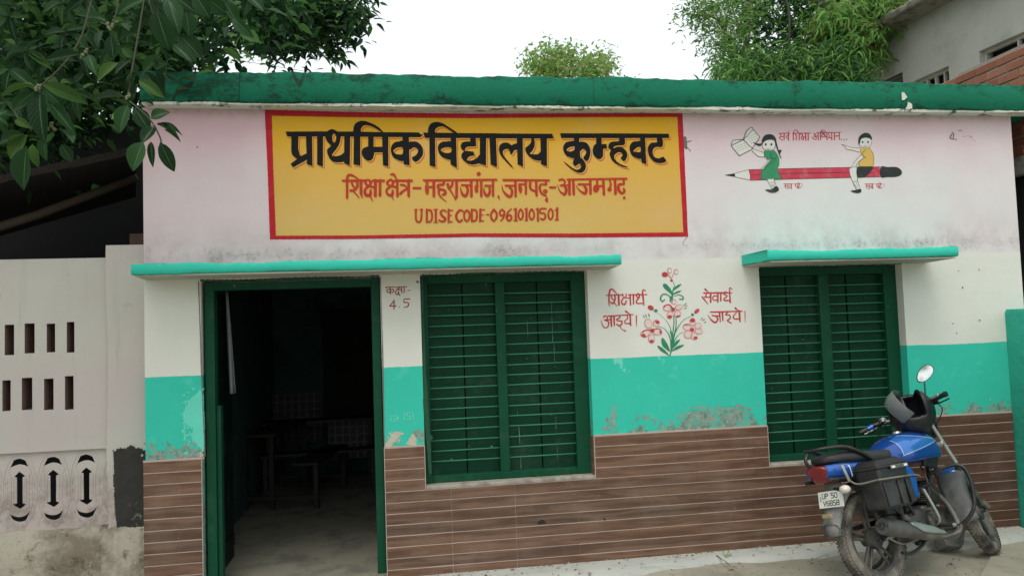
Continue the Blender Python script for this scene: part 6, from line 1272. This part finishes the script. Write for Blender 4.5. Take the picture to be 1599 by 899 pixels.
GLY = {'U':[(0,1,0,.2,.2,0,.8,0,1,.2,1,1)], 'P':[(0,0,0,1,.8,1,1,.85,1,.6,.8,.5,0,.5)], '5':[(.95,1,.05,1,.05,.55,.75,.55,1,.4,1,.15,.8,0,.05,0)], '0':[(.2,0,.8,0,1,.2,1,.8,.8,1,.2,1,0,.8,0,.2,.2,0)],
       'V':[(0,1,.5,0,1,1)], '6':[(.95,1,.3,1,0,.75,0,.2,.2,0,.8,0,1,.2,1,.4,.8,.55,0,.55)], '8':[(.2,0,.8,0,1,.15,1,.4,.8,.52,.2,.52,0,.4,0,.15,.2,0),(.2,.52,0,.65,0,.85,.2,1,.8,1,1,.85,1,.65,.8,.52)]}
mb = MB()
def glyph(ch, x, y, w_, h_, t_):
    for pl in GLY[ch]:
        q = [(x+pl[i]*w_, y+pl[i+1]*h_) for i in range(0, len(pl), 2)]
        for k_, ((xa,ya),(xb,yb)) in enumerate(zip(q[:-1], q[1:])):
            L_ = math.hypot(xb-xa, yb-ya)+1e-9; ux, uy = (xb-xa)/L_*t_/2, (yb-ya)/L_*t_/2; z = .0024+.00008*k_
            mb.add([(xa-ux+uy,ya-uy-ux,z),(xb+ux+uy,yb+uy-ux,z),(xb+ux-uy,yb+uy+ux,z),(xa-ux-uy,ya-uy+ux,z)], [(0,1,2,3)])
for ch, x in zip('UP50', (-.066,-.038,.008,.036)): glyph(ch, x, .007, .019, .031, .0055)
for ch, x in zip('V6858', (-.062,-.035,-.008,.019,.046)): glyph(ch, x, -.040, .019, .031, .0055)
part(mb, 'lettering', 'plateink', NP, smooth=False)
mb = MB(); mb.box(-.086,-.076,-.012,.022,.0022,.0026); M['ind'] = pm('small_grey_print', (0.22,0.26,0.27), 0.5); part(mb, 'country_mark', 'ind', NP, smooth=False)
mb = MB(); mb.box(-.385,-.368,-.055,.020,.487,.511); part(mb, 'reflector', 'amber', bevel=.003)
# indicators
for s_ in (-1,):
    ID = empty('indicator', parent=MC)
    T([(-.29,s_*.06,.655),(-.31,s_*.14,.650)], .013, 'stalk', 'bplast', ID)
    mb = MB(); mb.loft([[(x0+r*math.cos(a)*1.35, s_*y, .648+r*math.sin(a)) for a in np.linspace(0,6.283,17)[:-1]] for x0, y, r in ((-.315,.135,.018),(-.318,.15,.027),(-.322,.175,.028),(-.325,.195,.020),(-.326,.202,.008))]); part(mb, 'lens', 'clear', ID, ang=70)
# side box on its carrier
SBX = empty('side_box', parent=MC); SBX['label'] = 'black dusty side box with a pale strip under its lid'
def rbox(mb, x0,x1,y0,y1,z0,z1, tx=0, ty=0):
    mb.hexa([(x0+tx,y0+ty,z0),(x1-tx,y0+ty,z0),(x1-tx,y1-ty,z0),(x0+tx,y1-ty,z0),(x0,y0,z1),(x1,y0,z1),(x1,y1,z1),(x0,y1,z1)])
mb = MB(); rbox(mb, -.195,.100,-.350,-.165,.485,.755,.012,.010); part(mb, 'box_body', 'bplast', SBX, bevel=.016)
mb = MB(); mb.hexa([(-.202,-.357,.752),(.107,-.357,.752),(.107,-.160,.752),(-.202,-.160,.752),(-.165,-.315,.795),(.07,-.315,.795),(.07,-.185,.795),(-.165,-.185,.795)]); mb.box(-.204,.109,-.359,-.158,.735,.753); part(mb, 'lid', 'bplast', SBX, bevel=.010)
for x, w_ in ((-.185,.105),(-.045,.055),(.040,.050)):
    mb = MB(); mb.box(x, x+w_, -.3575, -.345, .500, .655); part(mb, 'rib', 'bplast', SBX, bevel=.005)
mb = MB(); mb.box(-.085,.095,-.366,-.3591,.722,.748); part(mb, 'latch_strip', 'gplast', SBX, bevel=.002)
for x in (-.075, .050):
    mb = MB(); mb.box(x, x+.035, -.3675, -.3662, .728, .742); part(mb, 'label', 'plate', SBX, smooth=False)
T([(-.22,-.10,.80),(-.222,-.165,.79),(-.222,-.172,.72)], .004, 'bracket', 'steel', SBX)
mb = MB(); mb.hexa([(-.262,-.166,.69),(-.242,-.166,.69),(-.242,-.161,.69),(-.262,-.161,.69),(-.268,-.146,.80),(-.248,-.146,.80),(-.248,-.141,.80),(-.268,-.141,.80)]); part(mb, 'bracket', 'steel', SBX, smooth=False)
T([(-.255,-.16,.70),(-.25,-.22,.665),(-.225,-.34,.672),(-.20,-.368,.672),(.10,-.368,.662),(.18,-.36,.645),(.26,-.20,.66)], .0065, 'carrier_rod', 'pipe', SBX)
# fork, front fender, handlebar
for s_ in (-1,1):
    FK = empty('fork', parent=MC); st(FK)
    T([(1.225,s_*.080,.33),(1.06,s_*.080,.66)], .022, 'lower_tube', 'engine', FK, 12); T([(1.06,s_*.085,.66),(.885,s_*.085,1.00)], .016, 'upper_tube', 'steel', FK, 12)
    T([(1.24,s_*.105,.30),(1.225,s_*.085,.36)], .026, 'axle_clamp', 'engine', FK, 10)
mb = MB(); rings = []
for i in range(26):
    a = rad(38+150*i/25); r = .335+.012*math.sin(math.pi*i/25); wd = .070*(0.72+.28*math.sin(math.pi*min(1,(i+2)/24))); c = (1.24+r*math.cos(a), .30+r*math.sin(a)); u_ = (math.cos(a), math.sin(a))
    rings.append([(c[0]-u_[0]*.055, -wd, c[1]-u_[1]*.055),(c[0]-u_[0]*.015, -wd, c[1]-u_[1]*.015),(c[0]+u_[0]*.008,-wd*.72,c[1]+u_[1]*.008),(c[0]+u_[0]*.018,0,c[1]+u_[1]*.018),(c[0]+u_[0]*.008,wd*.72,c[1]+u_[1]*.008),(c[0]-u_[0]*.015, wd, c[1]-u_[1]*.015),(c[0]-u_[0]*.055, wd, c[1]-u_[1]*.055)])
mb.loft([[ (p_[0], p_[1]*1.45, p_[2]) for p_ in r_] for r_ in rings[12:]], closed_ring=False, cap=False); o = part(mb, 'front_fender', 'gplast', ang=60, steer=True); sm = o.modifiers.new('t','SOLIDIFY'); sm.thickness = .004
mb = MB(); mb.loft([[tuple(np.array(p_)*1.0+np.array([0,0,.006])*1) for p_ in r_] for r_ in rings[:15]], closed_ring=False, cap=False); o = part(mb, 'fender_front', 'blue', ang=60, steer=True); sm = o.modifiers.new('t','SOLIDIFY'); sm.thickness = .004
mb = MB(); rings2 = []
for i in range(8):
    a = rad(98+58*i/7); r = .362; c = (1.24+r*math.cos(a), .30+r*math.sin(a)); wd = .05-.02*abs(i-3)/4; rings2.append([(c[0],y_,c[1]-abs(y_)*.25) for y_ in (-wd,-wd*.5,0,wd*.5,wd)])
HB = empty('handlebar', parent=MC); st(HB)
T([(.655,-.27,1.105),(.71,-.20,1.100),(.82,-.13,1.07),(.855,-.06,1.035),(.86,0,1.03),(.855,.06,1.035),(.82,.13,1.07),(.75,.22,1.085),(.71,.31,1.055)], .011, 'bar', 'steel', HB, 10, 6)
for s_ in (-1,1):
    gx = -.045 if s_ < 0 else 0; gy = .035 if s_ < 0 else 0; gz_ = .028 if s_ < 0 else 0
    T([(.740+gx*.6,s_*.235+gy,1.083+gz_*.4),(.690+gx,s_*.345+gy,1.065+gz_)], [.0185,.0175], 'grip', 'bplast', HB, 12); T([(.690+gx,s_*.345+gy,1.065+gz_),(.684+gx,s_*.360+gy,1.062+gz_)], [.021,.019], 'grip_end', 'bplast', HB, 12)
    T([(.78+gx,s_*.20+gy,1.080),(.80+gx,s_*.26+gy,1.065),(.765+gx,s_*.35+gy,1.05+gz_*.5)], [.008,.006,.005], 'lever', 'bplast' if s_ < 0 else 'steel', HB, 8)
    mb = MB(); mb.loft([[(.762-.45*(q-.20)+.023*math.cos(a), s_*q, 1.086-.2*(q-.2)+.023*math.sin(a)) for a in np.linspace(0,6.283,11)[:-1]] for q in (.185,.19,.228,.233)]); part(mb, 'switch_block', 'bplast', HB, ang=40)
    T([(.77,s_*.22,1.07),(.90,s_*.20,1.02),(.96,s_*.08,.92),(.92,0,.80)], .004, 'cable', 'tube', HB, 6)
T([(.730,.258,1.080),(.712,.296,1.072)], .0205, 'grip_band', 'blue', HB, 12)
mb = MB(); mb.box(.835,.925,-.10,.10,.985,1.010); mb.box(.90,.965,-.10,.10,.80,.825); mb.box(.862,.905,-.045,-.02,1.01,1.055); mb.box(.862,.905,.02,.045,1.01,1.055); part(mb, 'fork_yoke', 'steel', HB, bevel=.004)
MR = empty('mirror', parent=MC); st(MR)
T([(.775,-.17,1.09),(.775,-.175,1.16),(.795,-.205,1.245)], .0055, 'mirror_stem', 'tube', MR, 8)
# the mirror head, tilted, glass towards the rider
mb = MB(); mc = Vector((.795,-.235,1.300)); nx_ = Vector((-0.90,-0.30,-0.15)).normalized(); uy = Vector((.60,-1.0,.75)); uy = (uy-nx_*uy.dot(nx_)).normalized(); ux_ = uy.cross(nx_)
def disc(off, sc): return [tuple(mc+nx_*off+ux_*(.044*sc*math.cos(a)*(1+.15*math.sin(a)))+uy*(.078*sc*math.sin(a))) for a in np.linspace(0,6.283,25)[:-1]]
mb.loft([disc(-.028,.35), disc(-.020,.85), disc(-.006,1.02), disc(.002,1.0), disc(.003,.93)]); part(mb, 'mirror_shell', 'bplast', MR, ang=50)
mb = MB(); mb.add(disc(.0035,.92), [tuple(range(24))]); part(mb, 'mirror_glass', 'mirror', MR, smooth=False)
for pts_ in ([(.73,.20,1.09),(.80,.22,1.13),(.90,.14,1.08),(.93,.05,.98)], [(.74,.17,1.07),(.84,.20,1.02),(.93,.12,.93),(.90,.03,.80)], [(.72,-.16,1.09),(.84,-.20,1.12),(.93,-.12,1.05),(.94,-.04,.95)], [(.70,.24,1.08),(.76,.27,1.02),(.84,.20,.96),(.88,.08,.86)]): T(pts_, .0042, 'cable', 'tube', HB, 6)
mb = MB(); mb.lathe([(0,-.016),(.017,-.016),(.019,.0),(.017,.016),(0,.016)], (.775,.19,1.098), 'y', 14); mb.box(.745,.80,.165,.185,1.085,1.115); part(mb, 'clutch_bracket', 'steel', HB, bevel=.003)
mb = MB(); mb.box(.71,.76,-.215,-.18,1.09,1.118); part(mb, 'brake_bracket', 'bplast', HB, bevel=.004)
# headlamp cowl and meter
mb = MB(); mb.loft([[(x, hy*math.cos(a), z+hz*math.sin(a)) for a in np.linspace(0,6.283,21)[:-1]] for x, z, hy, hz in ((.90,1.00,.05,.05),(.92,1.0,.10,.10),(.98,.98,.115,.125),(1.03,.96,.10,.10),(1.05,.95,.085,.085))]); part(mb, 'headlamp_cowl', 'bplast', HB, ang=60)
mb = MB(); mb.loft([[(x, .07*sc*math.cos(a), 1.07+.045*sc*math.sin(a)+dz) for a in np.linspace(0,6.283,17)[:-1]] for x, sc, dz in ((.905,.8,0),(.915,1,0),(.95,1,.0),(.965,.8,-.01))]); part(mb, 'meter', 'bplast', HB, ang=50)
for x, y, z, r in ((.02,-.14,.30,.014),(.02,-.155,.30,.008),(.30,-.125,.44,.008),(.62,-.125,.42,.007),(.44,-.125,.43,.007),(.25,-.12,.60,.009),(.34,-.12,.24,.008),(.60,-.12,.25,.007)):
    mb = MB(); mb.lathe([(0,-.008),(r,-.008),(r,.006)], (x,y,z), 'y', 6); part(mb, 'bolt', 'steel', ang=30)
T([(.0,-.13,.30),(.12,-.135,.24),(.30,-.13,.24),(.44,-.15,.25)], .005, 'brake_rod', 'steel', k=6)
T([(.20,-.10,.55),(.28,-.135,.48),(.33,-.13,.40)], .014, 'breather_hose', 'tube', k=8)
mb = MB(); mb.lathe([(0,-.05),(.026,-.05),(.028,.03),(0,.03)], (.33,-.09,.47), 'z', 16); part(mb, 'starter_motor', 'engine', ang=40)
# crash guard, pegs, kick lever, stand, chain guard
T([(.74,-.05,.63),(.77,-.13,.655),(.81,-.23,.665),(.83,-.275,.62),(.825,-.285,.50),(.80,-.26,.36),(.76,-.17,.27),(.70,-.06,.245)], .0135, 'crash_guard', 'tube', k=10, sub=8)
T([(.76,-.16,.265),(.66,-.20,.235),(.52,-.21,.225),(.42,-.20,.235)], .011, 'crash_guard_bar', 'pipe', k=8)
T([(.50,-.17,.30),(.50,-.27,.295)], .014, 'footpeg', 'bplast', k=10); T([(.505,-.272,.295),(.508,-.288,.295)], .012, 'peg_tip', 'steel', k=8)
T([(.10,-.16,.38),(.10,-.24,.375)], .012, 'footpeg', 'bplast', k=10); T([(.26,-.14,.32),(.10,-.165,.38)], .010, 'peg_bracket', 'engine')
KL = empty('kick_lever', parent=MC); T([(.50,-.165,.30),(.49,-.195,.36),(.40,-.205,.56)], .0105, 'arm', 'steel', KL); T([(.40,-.20,.56),(.42,-.25,.575)], .012, 'pedal', 'bplast', KL)
T([(.44,-.15,.25),(.58,-.20,.22),(.70,-.19,.24)], .008, 'brake_pedal', 'engine')
T([(.34,.10,.24),(.26,.20,.10),(.20,.262,.080)], .012, 'side_stand', 'tube')
T([(.36,.12,.22),(.36,-.12,.22),(.18,-.14,.17),(.08,-.14,.19)], .011, 'centre_stand', 'tube')
mb = MB(); mb.hexa([(-.06,.10,.36),(.36,.10,.36),(.36,.125,.36),(-.06,.125,.36),(-.06,.10,.385),(.36,.10,.40),(.36,.125,.40),(-.06,.125,.385)]); part(mb, 'chain_cover', 'bplast', bevel=.004)
mb = MB(); mb.box(.10,.30,-.10,.10,.42,.66); part(mb, 'air_box', 'bplast', bevel=.015)
# ------------------------------------------------------------------ helmet resting over the handlebar
bpy.context.view_layer.update()
def bikept(x, y, z, steer=True):
    v = Vector((x, y, z)); v = SMX @ v if steer else v; return MC.matrix_world @ v
HLc = Vector(P(1424, 645, -0.50)); HL = empty('helmet', 'matt black motorcycle helmet with raised clear visor hung face-up over the motorcycle handlebar', 'helmet', tuple(HLc))
fx = Vector((-0.32,-0.42,0.82)).normalized(); fz = Vector((-0.78,0.42,-0.38)); fz = (fz-fx*fz.dot(fx)).normalized(); fy = fz.cross(fx)    # x = face side, z = crown
HL.matrix_world = Matrix(((fx.x,fy.x,fz.x,HLc.x),(fx.y,fy.y,fz.y,HLc.y),(fx.z,fy.z,fz.z,HLc.z),(0,0,0,1)))
mb = MB(); NU, NV = 48, 34; idx = {}
for j in range(NV+1):
    ph = math.pi*(0.02+0.86*j/NV)
    for i in range(NU):
        t = 2*math.pi*i/NU; x = .148*math.sin(ph)*math.cos(t); y = .118*math.sin(ph)*math.sin(t); z = .132*math.cos(ph)
        if z < -.02 and x > 0: x *= 1.12
        if z < -.085: x *= .93; y *= .93
        idx[(j,i)] = len(mb.v); mb.v.append((x,y,z))
for j in range(NV):
    for i in range(NU):
        q = [idx[(j,i)], idx[(j,(i+1)%NU)], idx[(j+1,(i+1)%NU)], idx[(j+1,i)]]; c = np.mean([mb.v[k] for k in q], axis=0)
        if c[0] > .055 and -.055 < c[2] < .055 and abs(c[1]) < .108: continue
        mb.f.append(tuple(q)); mb.mi.append(0)
mb.f.append(tuple(idx[(0,i)] for i in range(NU))); mb.mi.append(0)
o = mb.build('shell', M['helmet'], HL); auto_smooth(o, 60); sm = o.modifiers.new('t','SOLIDIFY'); sm.thickness = .022; sm.offset = 1; 
mb = MB(); rings = []
for i in range(11):
    ph = rad(58+44*i/10); rings.append([(.180*math.sin(ph)*math.cos(t)+.012, .136*math.sin(ph)*math.sin(t), .150*math.cos(ph)) for t in np.linspace(-1.25, 1.25, 21)])
mb.loft(rings, closed_ring=False, cap=False); o = mb.build('visor', M['visor'], HL); auto_smooth(o, 60); sm = o.modifiers.new('t','SOLIDIFY'); sm.thickness = .003
o.rotation_euler = (0, rad(-44), 0); o.location = (.035,0,.0)
for s_ in (-1,1):
    mb = MB(); mb.lathe([(0,s_*.016),(.020,s_*.016),(.026,0)], (.02, s_*.120, .0), 'y', 16); o = mb.build('visor_pivot', M['bplast'], HL); auto_smooth(o, 40)
# ------------------------------------------------------------------ stone behind the front wheel
def rock(name, c, s_, seed, m_, label):
    r = np.random.RandomState(seed); bm = bmesh.new(); bmesh.ops.create_icosphere(bm, subdivisions=3, radius=1)
    ds = [(r.normal(size=3), r.uniform(.55,.9)) for _ in range(11)]
    for v in bm.verts:
        p_ = np.array(v.co)
        for dd, h in ds:
            n_ = dd/np.linalg.norm(dd); k_ = p_@n_
            if k_ > h: p_ = p_-n_*(k_-h)
        p_ = p_+r.normal(size=3)*.012; v.co = Vector(p_*s_)
    me = bpy.data.meshes.new(name); bm.to_mesh(me); bm.free(); me.materials.append(m_); o = link(name, me); o.location = c; tag(o, label, 'stone'); auto_smooth(o, 30); return o
M['stone'] = pm('grey_broken_stone', (0.19,0.185,0.17), 0.9, 0, 0.25, 8, 0.8, 0.02, dust=(0.09,0.085,0.07), dscale=9)
c = PG(1490, 862, 0.0); o = rock('stone', (c[0], c[1]+.05, 0.125), np.array([.165,.10,.185]), 8, M['stone'], 'broken grey stone wedged on the ground behind the front wheel of the motorcycle'); o.rotation_euler = (.1,.2,.5)
